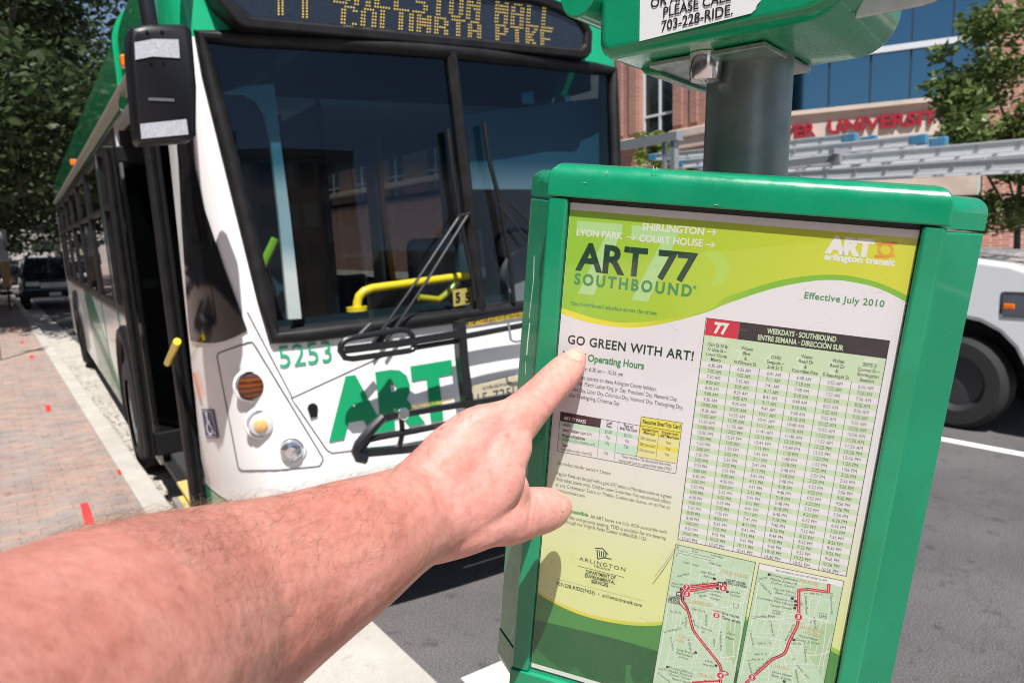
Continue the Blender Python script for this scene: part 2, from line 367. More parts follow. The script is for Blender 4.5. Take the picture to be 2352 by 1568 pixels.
# buildings across from the bus front (seen mirrored in the windscreen)
simple_building('office_block', 'brown office block facing the bus, seen only as a reflection in its windscreen', (-16,-62,0), (9,-44,16), mat('brown_stone', (.36,.27,.19), .85), 6, 10, DGLASS, 'b')
simple_building('beige_block', 'low beige block beside the brown office, reflected in the windscreen', (12,-60,0), (30,-46,9.5), mat('tan_stone', (.55,.43,.31), .85), 3, 6, DGLASS, 'b')
simple_building('glass_tower', 'dark teal glass tower behind the sidewalk, reflected in the blue glass bay', (-34,1,0), (-17,16,30), mat('teal_tower', (.03,.07,.07), .15, spec=.8), 8, 5, DGLASS, 'rf')
simple_building('sunny_block', 'cream building behind the sidewalk trees, reflected in the bus side windows', (-30,-20,0), (-15,60,11), mat('cream_stone', (.5,.43,.36), .8), 3, 8, DGLASS, 'r')
for lab, x, y in (('street tree on the sidewalk reflected in the front side window', -7, 9), ('street tree on the sidewalk reflected in the rear side windows', -8, 20)):
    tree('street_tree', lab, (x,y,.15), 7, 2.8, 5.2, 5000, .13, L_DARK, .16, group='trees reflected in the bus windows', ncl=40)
# posts and signs on the shaded sidewalk
STEEL = mat('galvanised', (.34,.35,.36), .55, metal=.6, noise=(25,(.22,.23,.24),.4,.65))
t = thing('signpost', 'slim post with white and tan panels on the shaded sidewalk', 'signpost', (.42,27.5,.15))
mb = MB(); mb.tube([(0,0,0),(0,0,2.6)], .035, 8); mb.build('pole', mat('dark_post',(.05,.05,.05),.6), t)
mb = MB(); mb.box((-.12,-.06,1.5),(.12,-.04,2.5)); mb.build('white_panel', mat('panel_white',(.55,.57,.6),.5), t)
mb = MB(); mb.box((-.12,-.06,.72),(.12,-.04,1.49)); mb.build('tan_panel', mat('panel_tan',(.42,.25,.12),.6), t)
t = thing('street_sign', 'tan diamond-cut street sign at the left edge of the photo', 'sign', (.0,14.2,.15))
mb = MB(); mb.tube([(0,0,0),(0,0,2.8)], .03, 8); mb.build('pole', STEEL, t)
mb = MB(); mb.prism([(-.25,-.045,2.0),(.0,-.045,1.78),(.22,-.045,2.0),(.02,-.045,2.26)], (0,.01,0)); mb.build('panel', mat('panel_grey',(.3,.27,.24),.5), t)
# ---- cars down the street
RUB = mat('tyre_rubber', (.018,.018,.019), .8, bump=(60,.3,.004)); CHROME = mat('chrome', (.75,.75,.76), .12, metal=1)
BLACKP = mat('black_plastic', (.008,.008,.009), .48, spec=.28); LAMPG = mat('lamp_glass', (.75,.76,.78), .1, coat=.5, spec=.8)
AMBER = mat('amber_lens', (.85,.17,.01), .2, coat=.6); REDL = mat('red_lens', (.5,.01,.01), .2)
def wheel(par, c, r, wd, axis=(1,0,0), rim=CHROME):
    o = MB().lathe([(r*.62,-wd/2),(r*.9,-wd/2),(r,-wd*.36),(r,wd*.36),(r*.9,wd/2),(r*.62,wd/2)], c, axis, 28).build('wheel', RUB, par, smooth=True)
    MB().lathe([(0.001,-wd*.28),(r*.25,-wd*.34),(r*.3,-wd*.2),(r*.5,-wd*.25),(r*.62,-wd*.42),(r*.62,wd*.42),(r*.5,wd*.25),(.001,wd*.3)], c, axis, 24).build('rim', rim, o, smooth=True); return o
def car(name, label, loc, rz, paint, suv=True, group=None):
    """local: length along -y = front, x = width"""
    t = thing(name, label, 'car', loc, group=group); t.rotation_euler = (0,0,rz)
    H = 1.75 if suv else 1.42; L2 = 2.3
    side = [(-L2,.42),(-L2,.8),(-L2+.1,.98),(-1.15,1.08),(-.45,H-.06),(-.2,H),(1.7,H),(2.0,H-.08),(2.28,1.05),(L2,.5),(L2,.38)] if suv else [(-L2,.4),(-L2,.68),(-L2+.15,.8),(-1.1,.92),(-.3,H-.04),(0,H),(1.0,H),(1.25,H-.04),(1.75,.98),(2.25,.92),(L2,.6),(L2,.38)]
    mb = MB(); n = len(side); W = .9
    vs = []
    for sx in (-1,1):
        for y,z in side: vs.append((sx*(W if z < 1.1 else W-.22*(z-1.08)/(H-1.08)), y, z))
    mb.add(vs, [tuple(range(n)), tuple(range(2*n-1,n-1,-1))] + [(i,n+i,n+(i+1)%n,(i+1)%n) for i in range(n)])
    mb.build('body', paint, t, smooth=True, bevel=.06, seg=3)
    g = 3 if True else 0
    a, b = (side[3], side[4])
    def lerp(t_): return (a[0]+(b[0]-a[0])*t_, a[1]+(b[1]-a[1])*t_)
    (y0,z0),(y1,z1) = lerp(.1), lerp(.9)
    mb = MB(); mb.prism([(-.74,y0-.02,z0+.02),(.74,y0-.02,z0+.02),(.6,y1-.02,z1+.02),(-.6,y1-.02,z1+.02)], (0,.03,-.01)); mb.build('windscreen', DGLASS, t)
    for sx in (-1,1):
        mb = MB(); mb.prism([(sx*.905,-.85,1.1),(sx*.905,1.75,1.1),(sx*.80,1.5,H-.12),(sx*.80,-.3,H-.12)], (-sx*.03,0,0)); mb.build('side_window', DGLASS, t)
        mb = MB(); mb.box((sx*.62-.2,-L2-.03,.68 if not suv else .8),(sx*.62+.2,-L2+.06,.86 if not suv else .95)); mb.build('headlight', LAMPG, t, bevel=.03)
        mb = MB(); mb.box((sx*1.0-.1,-.9,1.08),(sx*1.0+.1,-.8,1.22)); mb.build('door_mirror', paint, t, bevel=.03)
        for yy in (-1.45,1.4): wheel(t, (sx*.8,yy,.36), .36, .22, (sx,0,0))
    mb = MB(); mb.box((-.4,-L2-.03,.72),(.4,-L2+.05,.92)); mb.build('grille', CHROME, t, bevel=.01)
    mb = MB(); mb.box((-.92,-L2-.1,.42),(.92,-L2+.1,.66)); mb.build('bumper', BLACKP, t, bevel=.04)
    mb = MB(); mb.box((-.17,-L2-.115,.46),(.17,-L2-.102,.58)); mb.build('licence_plate', LAMPG, t)
    return t
car('suv', 'dark blue-green SUV waiting in the shade behind the bus', (1.75,31.5,0), 0, mat('suv_paint',(.01,.022,.03),.15,coat=1), True)
car('sedan', 'dark sedan parked at the kerb beyond the SUV', (.9,41,0), 0, mat('sedan_paint',(.015,.018,.03),.2,coat=1), False)
# ---- brick and glass university building across the street
FX = 22.0
def brick_mat(name, c1, c2, mortar, bw=.24, rh=.085):
    m = bpy.data.materials.new(name); m.use_nodes = True; t = m.node_tree; b = t.nodes['Principled BSDF']; MATS[name] = m
    g = t.nodes.new('ShaderNodeTexCoord'); sp = t.nodes.new('ShaderNodeSeparateXYZ'); t.links.new(g.outputs['Object'], sp.inputs[0])
    ad = t.nodes.new('ShaderNodeMath'); ad.operation = 'ADD'; t.links.new(sp.outputs[0], ad.inputs[0]); t.links.new(sp.outputs[1], ad.inputs[1])
    cb = t.nodes.new('ShaderNodeCombineXYZ'); t.links.new(ad.outputs[0], cb.inputs[0]); t.links.new(sp.outputs[2], cb.inputs[1])
    br = t.nodes.new('ShaderNodeTexBrick'); t.links.new(cb.outputs[0], br.inputs['Vector'])
    br.inputs['Scale'].default_value = 1; br.inputs['Brick Width'].default_value = bw; br.inputs['Row Height'].default_value = rh; br.inputs['Mortar Size'].default_value = .011
    br.inputs['Color1'].default_value = (*c1,1); br.inputs['Color2'].default_value = (*c2,1); br.inputs['Mortar'].default_value = (*mortar,1)
    t.links.new(br.outputs[0], b.inputs['Base Color']); b.inputs['Roughness'].default_value = .85; return m
BRICK = brick_mat('red_brick', (.30,.10,.07), (.40,.165,.115), (.42,.33,.28))
STONE = mat('cream_cast_stone', (.60,.48,.40), .8, noise=(1.5,(.52,.42,.35),.4,.65))
WFR = mat('white_metal_frame', (.62,.63,.66), .4)
BLUEG = mat('blue_mirror_glass', (.13,.25,.335), .04, metal=1.0)
DKG = mat('dark_pane', (.012,.02,.018), .04, spec=.9)
def fx(px, py, off=0): return on_x(px, py, FX+off)
bld = thing('brick_building', 'red brick university building with blue glass bay and red letters across the street', 'building', (FX, 18, 0)); bo = Vector(bld.location)
yA, yB = fx(1467,250)[1], fx(1545,250)[1]; yC = fx(1690,250)[1]
zL = fx(1580,303)[2]; ZT = 20.0
def bb(mb, lo, hi, mi=0): return mb.box(Vector(lo)-bo, Vector(hi)-bo, mi)
mb = MB(); bb(mb, (FX,yA,0.1),(FX+8,62,ZT)); bb(mb, (FX,yC,.1),(FX+8,yB,ZT)); bb(mb, (FX+.35,yB,.1),(FX+8,yA,ZT))
bb(mb, (FX,yB,.1),(FX+.349,yA,zL-.9))
for a, b in ((yA+.06,yA+.5),(yA+.9,yA+1.2),(yB-.5,yB-.06),(yB-1.25,yB-.9),(yC+.05,yC+.55)): bb(mb, (FX-.07,a,zL+.3),(FX-.001,b,ZT))
mb.build('wall', BRICK, bld)
mb = MB(); bb(mb, (FX-.28,yC-.1,zL-.22),(FX-.003,yB-.02,zL+.1)); bb(mb, (FX-.2,yC-.1,zL-.62),(FX-.003,yB-.02,zL-.222)); bb(mb, (FX-.2,yB-.018,zL-1.1),(FX+.33,yA+.05,zL-.75))
bb(mb, (FX-.28,yA+.06,zL-.22),(FX-.003,62,zL+.1)); mb.build('stone_ledge', STONE, bld, bevel=.04)
pane_t = zL-.74
mb = MB(); bb(mb, (FX+.30,yB+.003,pane_t),(FX+.345,yA-.003,ZT)); wo = mb.build('window', DKG, bld)
mb = MB(); ym = (yA+yB)/2
bb(mb, (FX+.24,ym-.045,pane_t),(FX+.298,ym+.045,ZT))
for z in (fx(1505,262)[2], fx(1505,262)[2]+2.1, fx(1505,262)[2]+4.2): bb(mb, (FX+.245,yB+.01,z-.045),(FX+.297,yA-.01,z+.045))
for y in (yB+.05, yA-.05): bb(mb, (FX+.235,y-.045,pane_t),(FX+.299,y+.045,ZT))
mb.build('frame', WFR, wo)
for k in range(1,7):   # more window strips further along the wall
    y0 = yA+5.2*k
    mb = MB(); bb(mb, (FX-.02,y0,pane_t),(FX+.03,y0+1.9,ZT-1)); wo = mb.build('window', DKG, bld)
    mb = MB(); bb(mb, (FX-.06,y0+.9,pane_t),(FX-.021,y0+1.0,ZT-1))
    for z in (6.2,8.3,10.4): bb(mb, (FX-.058,y0,z),(FX-.022,y0+1.9,z+.09))
    mb.build('frame', WFR, wo)
# the angled glass bay
bd = Vector((.443,-.893,0)).normalized(); bn = Vector((-bd.y*-1, 0, 0)); bn = Vector((-.893,-.443,0)).normalized()
B0 = Vector((FX,yC,0))
def bay(px, py, off=0): return Vector(on_plane(px, py, bn, B0+bn*off))
def bs(p): return (Vector(p)-B0).dot(bd)
sE = bs(bay(2268,100)); sP = sE+4.5
zS = bay(2000,120)[2]; zBt = bay(1990,253)[2]; zBb = bay(1990,338)[2]
def bquad(mb, s0, s1, z0, z1, d0, d1, mi=0):
    P = [B0+bd*s0+bn*d1, B0+bd*s1+bn*d1, B0+bd*s1+bn*d0, B0+bd*s0+bn*d0]
    mb.prism([(p.x-bo.x, p.y-bo.y, z0-bo.z) for p in P], (0,0,z1-z0), mi); return mb
mb = bquad(MB(), 0, sE, zBt, ZT, -.3, 0); gb = mb.build('glass_bay', BLUEG, bld)
mb = MB(); s = .0
sm = [bs(bay(x,150)) for x in (1905,2000,2092,2185)]
for s in sm: bquad(mb, s-.03, s+.03, zBt+.02, ZT, .002, .05)
mb.build('mullion', mat('dark_mullion',(.02,.035,.05),.4), gb)
mb = bquad(MB(), 0, sE-.3, zS-.09, zS+.09, .052, .16); mb.build('transom', WFR, gb)
mb = bquad(MB(), -.05, sE+.05, zBb-.5, zBt, -.3, .25); bquad(mb, -.05, sE+.05, zBt+.002, zBt+.14, -.3, .4); mb.build('stone_band', STONE, bld)
mb = bquad(MB(), .05, sE-.05, .1, zBb-.502, -.3, -.02); mb.build('street_front', mat('shop_stone', (.50,.40,.33), .7, noise=(.8,(.38,.3,.25),.35,.6)), bld)
mb = bquad(MB(), sE+.06, sP, .1, ZT, -.5, .1); mb.build('brick_pier', BRICK, bld)
for i in range(3):
    mb = bquad(MB(), 1.2+i*2.6, 3.2+i*2.6, .3, 2.9, -.01, .03); mb.build('shop_window', DKG, bld)
lm = mat('red_sign_letters', (.32,.012,.025), .45)
def r3(x, y): return bay((2200+x*.8061)/1.7415, y*.8061/1.7415, .26)
mb = MB()
b0, b1, b2, b3 = r3(1170,692), r3(1318,671), r3(1378,663), r3(2005,604)
ch = (r3(1378,602)-b2).z*.98
wl = (b1-b0).length
def letters(s, p, q): 
    put_text(mb, s, np.array(p)-np.array(bo), np.array(q)-np.array(bo), ch, (0,0,1), bn, bold=.03, thick=.09)
letters('STRAYER', b0-(b1-b0)*1.45, b1); mb.build('sign_lettering', lm, bld); mb = MB(); letters('UNIVERSITY', b2, b3); mb.build('sign_lettering', lm, bld)
# ---- street trees and shrubs across the road
p = on_x(2332,600,17.6)
tree('young_tree', 'leafy young street tree at the right edge before the blue glass bay', (p[0],p[1],.15), 5.6, 2.1, on_x(2345,275,17.6)[2]-.15, 9500, .09, L_MID, .085, ncl=48, clr=.22, squash=1.15, limbs=12, open_=.25)
p = on_x(1492,330,19.0); 
tree('small_tree', 'bright lime-green small tree below the brick building window', (p[0],p[1],.15), 4.2, .72, p[2]-.35, 1600, .085, L_LIME, .05, group=None, ncl=22, clr=.4)
p = on_x(1590,362,19.0)
tree('shrub', 'small lime shrub between the rack and the steel pole', (p[0],p[1],.15), 3.4, .45, p[2]-.3, 700, .08, L_LIME, .03, ncl=12, clr=.4)
# ---- white pickup with a ladder rack, passing in the far lane (front towards -Y)
TX = 7.0
WHITEP = mat('white_truck_paint', (.78,.79,.80), .18, coat=.8)
def tx(px, py): return on_x(px, py, TX)
wy = tx(2190,900)[1]; fy = wy-.82
trk = thing('pickup_truck', 'white pickup truck with grey ladder rack passing in the far lane', 'pickup truck', (TX, wy, 0)); to = Vector(trk.location)
def tl(x, y, z): return (x, y-wy, z)         # x from the near side, world y
W = 1.95
def side_slab(mb, prof, x0, x1):
    mb.prism([(x0, a-wy, b) for a, b in prof], (x1-x0,0,0))
f = fy
arch = lambda cy, r=.5: [(cy+r*math.cos(a), .42+r*math.sin(a)) for a in np.linspace(math.pi, 0, 11)]
# outline of the near side, walked from the front bumper back
prof = [(f+.02,.55),(f,.98),(f+.05,1.26),(f+.18,1.40),(f+.42,1.49),(f+.9,1.56),(f+1.5,1.60)] + [(f+2.2,2.12),(f+2.5,2.18),(f+3.9,2.18),(f+4.15,2.1),(f+4.3,1.38),(f+6.1,1.38),(f+6.1,.6)] 
low = [(f+5.55,.55)] + [(wy+3.6+.5*math.cos(a), .45+.5*math.sin(a)) for a in np.linspace(0, math.pi, 11)] + [(wy+.64,.5)] + [(wy+.56*math.cos(a), .45+.56*math.sin(a)) for a in np.linspace(0, math.pi, 11)]
mb = MB(); side_slab(mb, prof+low, .0, W); mb.build('body', WHITEP, trk, smooth=True, bevel=.11, seg=5, angle=30)
mb = MB(); side_slab(mb, [(f+4.4,1.0),(f+6.0,1.0),(f+6.0,1.395),(f+4.4,1.395)], .12, W-.12); mb.build('load_bed', BLACKP, trk)
mb = MB(); mb.prism([tl(.2,f+1.55,1.655),tl(W-.2,f+1.55,1.655),tl(W-.25,f+2.14,2.09),tl(.25,f+2.14,2.09)], (0,-.02,.02)); mb.build('windscreen', DGLASS, trk)
for x0, x1 in ((-.012,.004),(W-.004,W+.012)):
    mb = MB(); side_slab(mb, [(f+1.95,1.62),(f+2.9,1.62),(f+2.9,2.08),(f+2.4,2.08)], x0, x1); side_slab(mb, [(f+3.0,1.62),(f+4.05,1.62),(f+3.95,2.08),(f+3.0,2.08)], x0, x1); mb.build('side_window', DGLASS, trk)
for x in (.02,W-.02-.2):
    for y in (wy, wy+3.6): wheel(trk, tl(x+.1,y,.42), .42, .26, (-1 if x < 1 else 1,0,0), mat('dark_steel_rim',(.06,.06,.065),.5,metal=.5))
mb = MB(); side_slab(mb, [(wy-.6,.5),(wy+.6,.5),(wy+.5,1.05),(wy-.5,1.05)], .3, W-.3); mb.build('wheel_well', BLACKP, trk)
hz = tx(2330,700)[2]
mb = MB(); mb.box(tl(-.015,f-.02,hz-.12),tl(.42,f+.50,hz+.12)); hl = mb.build('headlight', mat('truck_lamp', (.30,.31,.33), .12, metal=.9, coat=1), trk, bevel=.04)
mb = MB(); mb.box(tl(W-.42,f-.02,hz-.12),tl(W+.015,f+.38,hz+.12)); mb.build('headlight', MATS['truck_lamp'], trk, bevel=.04)
mb = MB(); mb.box(tl(-.019,f+.36,hz-.05),tl(.3,f+.47,hz+.02)); mb.build('indicator', AMBER, trk, bevel=.02)
mb = MB(); mb.box(tl(.45,f-.04,hz-.16),tl(W-.45,f+.05,hz+.14)); mb.build('grille', CHROME, trk, bevel=.02)
mb = MB(); mb.box(tl(-.03,f-.14,.5),tl(W+.03,f+.24,.76)); mb.build('bumper', mat('dull_chrome',(.5,.5,.5),.3,metal=1), trk, bevel=.05)
mb = MB(); mb.box(tl(-.02,f+.02,.80),tl(.02,f+.2,.9)); mb.build('bumper_trim', WHITEP, trk, bevel=.01)
mb = MB(); mb.box(tl(-.22,f+1.75,1.5),tl(-.02,f+1.95,1.75)); mb.build('door_mirror', BLACKP, trk, bevel=.04)
RACK = mat('rack_grey', (.36,.37,.39), .4, metal=.5)
mb = MB(); zr = 2.2
yr0, yr1 = f+2.0, tx(1450,375)[1]
for x in (.05,W-.05):
    for y, b in ((f+4.45,1.38),(yr1-.1,1.38)): mb.box(tl(x-.035,y-.035,b),tl(x+.035,y+.035,2.5))
    mb.box(tl(x-.03,yr0,2.5),tl(x+.03,yr1,2.57))
for y in (f+2.05,f+4.45,yr1-.1): mb.box(tl(-.05,y-.03,2.572),tl(W+.05,y+.03,2.63))
mb.build('ladder_rack', RACK, trk)
yy0, yy1 = tx(1556,340)[1], tx(1400,340)[1]
mb = MB(); mb.box(tl(.0,yy0+.05,2.632),tl(.08,yy0+.12,2.97)); mb.box(tl(.0,yy1-.1,2.632),tl(.08,yy1,2.97)); mb.box(tl(-.02,yy0,2.972),tl(.1,yy1+1.2,3.08)); mb.box(tl(.02,yy0+.22,2.632),tl(.06,yy0+.27,2.97)); mb.build('rack_guard', RACK, trk)
# ladders lying on the rack
ALU = mat('aluminium', (.74,.75,.77), .4, metal=.35); BLUEP = mat('blue_plastic', (.06,.20,.33), .5)
def ladder(label, x0, x1, a, b, rail=.085):
    """a, b: (y, z) of rear and front ends"""
    t = thing('ladder', label, 'ladder', (TX+x0, a[0], a[1]), group='ladders on the truck rack')
    d = Vector((0, b[0]-a[0], b[1]-a[1])); L = d.length; d.normalize(); u = Vector((0,-d.z,d.y)); u = u if u.z > 0 else -u
    for x in (0, x1-x0):
        mb = MB(); mb.prism([Vector((x-.018,0,0))-u*rail/2, Vector((x+.018,0,0))-u*rail/2, Vector((x+.018,0,0))+u*rail/2, Vector((x-.018,0,0))+u*rail/2], d*L)
        for q in (-1,1): mb.prism([Vector((x-.03,0,0))+u*(q*rail/2-.006), Vector((x+.03,0,0))+u*(q*rail/2-.006), Vector((x+.03,0,0))+u*(q*rail/2+.006), Vector((x-.03,0,0))+u*(q*rail/2+.006)], d*L)
        mb.build('rail', ALU, t)
    n = int(L/.3); mb = MB()
    for i in range(1, n): 
        p = d*(i*L/n); mb.tube([p+Vector((-.028,0,0)), p+Vector((x1-x0+.028,0,0))], .02, 8)
    r_ = mb.build('rung', mat('rung_dark',(.30,.305,.32),.5,metal=.4), t)
    for x in (0, x1-x0):
        for e in (Vector((0,0,0)), d*L): MB().box(Vector((x-.032,-.09,-.05))+e,Vector((x+.032,.07,.05))+e).build('end_cap', BLUEP, t, bevel=.015)
    return t
def lz(px, py, x): p = on_x(px, py, TX+x); return (p[1], p[2])
ladder('lowest aluminium ladder on the truck rack, reaching out over the hood', .02, .42, lz(1500,425,.02), lz(2700,355,.02), .1)
ladder('middle aluminium ladder on the truck rack above the longest one', .12, .52, lz(1640,392,.12), lz(2560,316,.12), .09)
ladder('topmost aluminium ladder on the truck rack with blue ends', .3, .7, lz(1560,378,.3), lz(2108,322,.3), .09)
ladder('short upper ladder behind the others, its blue end near the pole', .7, 1.1, lz(1500,362,.7), lz(1950,318,.7), .08)
# ================================================================== THE BUS
BO = np.array([0.775009, 3.269009, 0.004371])
BB = np.array([[0.99861696, -0.03528615, 0.03897502], [0.03512782, 0.99937159, 0.00474002], [-0.03911779, -0.00336436, 0.99922894]])
bm4 = Matrix.Identity(4)
for i in range(3):
    for j in range(3): bm4[i][j] = BB[j][i]
    bm4[i][3] = BO[i]
BUS = thing('transit_bus', 'white and green city bus kneeling at the kerb with bike rack and open door', 'bus', mtx=bm4)
_bo = BB @ (CAM-BO)
def bray(px, py): return BB @ ray(px, py)
def pl(px, py, y):                       # pixel -> bus plane y = const
    d = bray(px, py); return _bo + d*((y-_bo[1])/d[1])
def sd(px, py, x=0.0):                   # pixel -> bus side plane
    d = bray(px, py); return _bo + d*((x-_bo[0])/d[0])
BW = 2.44
def clip(a, lo, hi): return max(lo, min(hi, a))
def XA(z): return .12 + .126*clip((2.63-z)/1.24, 0, 1)
def YD(z): return clip(.3+(2.3-z)*.13, .22, .53)
def base(z):
    if z >= 2.63: return (z-2.63)*.16 + max(0, z-2.98)**2*4
    if z >= 1.39: return -.12*(2.63-z)/1.24
    return -.12-.05*(1.39-z)/.8
def Yf(x, z):
    xm = clip(min(x, BW-x), 0, 1.22); xa = XA(z); u = (max(xm, xa)-1.22)/1.1
    y = base(z)-.1*(1-u*u)
    if xm < xa: y += (YD(z)-y)*(1-math.sqrt(max(0, 1-((xa-xm)/xa)**2)))
    return y
def F(px, py, off=.006):                 # pixel -> bus front skin, lifted off it
    d = bray(px, py); t0, t1 = (-1.2-_bo[1])/d[1], (.7-_bo[1])/d[1]
    g = lambda t: (_bo+d*t)[1]-Yf((_bo+d*t)[0], (_bo+d*t)[2]) if (_bo+d*t)[0] > 0 else -1
    for _ in range(50):
        tm = (t0+t1)/2
        if g(tm) > 0: t1 = tm
        else: t0 = tm
    p = _bo+d*t1; e = .01
    n = np.array([-(Yf(p[0]+e,p[2])-Yf(p[0]-e,p[2]))/(2*e), 1, 0]); n[0] = clip(n[0], -4, 4); n /= np.linalg.norm(n)
    return p-n*off
WB = mat('white_bus_paint', (.80,.80,.80), .22, coat=.5, noise=(3,(.76,.755,.745),.35,.65))
GB = mat('green_bus_paint', (.004,.36,.155), .16, coat=.9, noise=(2.5,(.004,.31,.13),.4,.6))
RUBB = mat('black_rubber', (.008,.0075,.008), .5, spec=.25, noise=(12,(.014,.013,.014),.4,.6)); DKIN = mat('dark_interior', (.035,.036,.04), .7)
BLK = mat('gloss_black', (.008,.008,.009), .06, spec=.6); TUBEM = mat('rack_powder_black', (.012,.013,.015), .28, spec=.6)
WIND = glass('windscreen_glass', (.86,.90,.89), 1.6, band=(2.0, 2.12, (.16,.34,.42)), refl=(.62,.68,.8))
SIDEG = glass('tinted_side_glass', (.42,.44,.44), 1.55)
GROOVE = mat('panel_gap', (.10,.10,.105), .7)
# ---- front shell: white below, green cap above; the windscreen opening is left out
rows = [.62,.66,.75,.9,1.05,1.2,1.31,1.39,1.6,1.8,2.0,2.2,2.4,2.52,2.63,2.7,2.8,2.88,2.94,3.0,3.05,3.1,3.15,3.19,3.22]
NC, NF = 9, 18
def xi(z): return .32*(1-math.sqrt(max(0, 1-(max(0,z-2.94)/.29)**2)))
def ring(z):
    xa = XA(z); P = []
    for k in range(NC):
        th = math.pi/2*(1-k/NC); x = xa-xa*math.sin(th); y0 = base(z)-.1*(1-((xa-1.22)/1.1)**2)
        P.append((x, y0+(YD(z)-y0)*(1-math.cos(th)), z))
    for k in range(NF+1):
        x = xa+(BW-2*xa)*k/NF; P.append((x, Yf(x, z), z))
    P += [(BW-x, y, z) for x, y, z in P[:NC][::-1]]
    q = []
    for x, y, z in P: 
        s = xi(z); q.append((x+s*(1-2*x/BW), y+ (s*.5 if z > 2.63 else 0), z))
    if z < .68: q = [(x+(.01 if x < 1.2 else -.01), y+.012, z) for x, y, z in q]
    return q
def shell(rws, cols=None, skip=None):
    mb = MB(); R_ = [ring(z) for z in rws]; n = len(R_[0])
    for P in R_: mb.v += P
    for j in range(len(rws)-1):
        for i in range(n-1):
            if skip and skip(i, (rws[j]+rws[j+1])/2): continue
            mb.f.append((j*n+i, j*n+i+1, (j+1)*n+i+1, (j+1)*n+i)); mb.m.append(0)
    return mb
isglass = lambda i, z: NC <= i < NC+NF and 1.39 < z < 2.63
front = shell([r for r in rows if r <= 2.631], skip=isglass).build('front_panel', WB, BUS, smooth=True)
cap = shell([r for r in rows if r >= 2.63]).build('roof_cap', GB, BUS, smooth=True)
mb = shell([.36,.42,.5,.56,.612]); o = mb.build('lower_valance', GB, BUS, smooth=True)
mb = MB(); mb.tube([(x, Yf(x,.5)-.03, .52) for x in np.linspace(.3, BW-.3, 12)], .075, 10, mi=0); mb.build('bumper', RUBB, BUS, smooth=True)
# windscreen: two panes and a centre bar
def wpt(x01, z, off=0): 
    xa = XA(z); x = xa+(BW-2*xa)*x01; return (x, Yf(x, z)-off, z)
mb = MB(); mb.grid(lambda u, v: wpt(u*.5, 1.39+1.24*v), 8, 8); ws = mb.build('windscreen', WIND, BUS, smooth=True)
mb = MB(); mb.grid(lambda u, v: wpt(.5+u*.5, 1.39+1.24*v), 8, 8); mb.build('windscreen', WIND, BUS, smooth=True)
mb = MB(); edge = [wpt(u, 1.39, .004) for u in np.linspace(0,1,15)] + [wpt(1, z, .004) for z in np.linspace(1.39,2.63,9)[1:-1]] + [wpt(u, 2.63, .004) for u in np.linspace(1,0,15)] + [wpt(0, z, .004) for z in np.linspace(2.63,1.39,9)[1:-1]]
mb.tube(edge, .034, 10, closed=True); mb.build('windscreen_seal', RUBB, BUS, smooth=True)
mb = MB(); mb.tube([wpt(.5, z, .008) for z in np.linspace(1.40,2.62,8)], .03, 8); mb.build('centre_bar', RUBB, BUS, smooth=True)
# black quarter glass on the near corner
Lq = [(415,120),(407,250),(410,340),(413,373),(421,520),(431,680),(437,755),(441,782)]; Rq = [(440,120),(442,250),(447,340),(451,385),(473,480),(516,610),(549,700),(570,758)]
def qpt(u, v):
    t = v*(len(Lq)-1); i = min(int(t), len(Lq)-2); f = t-i
    a = [Lq[i][k]*(1-f)+Lq[i+1][k]*f for k in (0,1)]; b = [Rq[i][k]*(1-f)+Rq[i+1][k]*f for k in (0,1)]
    sag = 26*math.sin(math.pi*min(u*1.0,1))*(v**6)
    return tuple(F(a[0]*(1-u)+b[0]*u, a[1]*(1-u)+b[1]*u+sag*.6, .007))
mb = MB(); mb.grid(qpt, 12, 28); mb.build('quarter_window', BLK, BUS, smooth=True)
# ---- decals helper on the front skin
def fpoly(mb, pts, off=.006, mi=0):
    mb.poly([tuple(F(x, y, off)) for x, y in pts], mi)
def ftext(name, s, p0, p1, capdown, m, bold=.02, off=.006, thick=0, space=1.0):
    mb = MB(); a, b, c = F(*p0), F(*p1), F(*capdown)
    put_text(mb, s, a, b, abs(c[2]-a[2]), (0,0,1), (0,-1,0), bold=bold, space=space)
    mb.v = [(x, Yf(x, z)-off, z) for x, y, z in mb.v]; return mb.build(name, m, BUS, recalc=False)
GT = mat('green_lettering', (.006,.30,.12), .35); GT2 = mat('green_numerals', (.03,.33,.18), .35)
r7 = lambda x, y: ((750+x/1.651)/1.7415, (1200+y/1.651)/1.7415)
ftext('fleet_number', '5253', (643,844), (763,829), (648,794), GT2, bold=.0)
ftext('transit_lettering', 'ART', r7(928,908), r7(1775,742), r7(1000,540), GT, bold=.055)
# grooves
def groove(pts, r=.0035):
    mb = MB(); P = []
    for a, b in zip(pts, pts[1:]):
        for k in range(6): P.append(tuple(F(a[0]+(b[0]-a[0])*k/6, a[1]+(b[1]-a[1])*k/6, .0)))
    P.append(tuple(F(*pts[-1], .0))); mb.tube(P, r, 6); return mb
gm = groove([r7(*p) for p in ((195,370),(205,350),(405,278),(428,278),(445,300),(890,1035),(895,1060),(870,1096),(600,1122),(360,1126),(335,1105),(195,370))]).build('lamp_panel_seam', GROOVE, BUS)
groove([r7(*p) for p in ((1290,370),(685,648),(920,990),(955,1010),(1400,955),(2100,830))]).build('hatch_seam', GROOVE, BUS)
groove([r7(*p) for p in ((395,80),(690,640))], .003).build('hatch_seam', GROOVE, BUS)
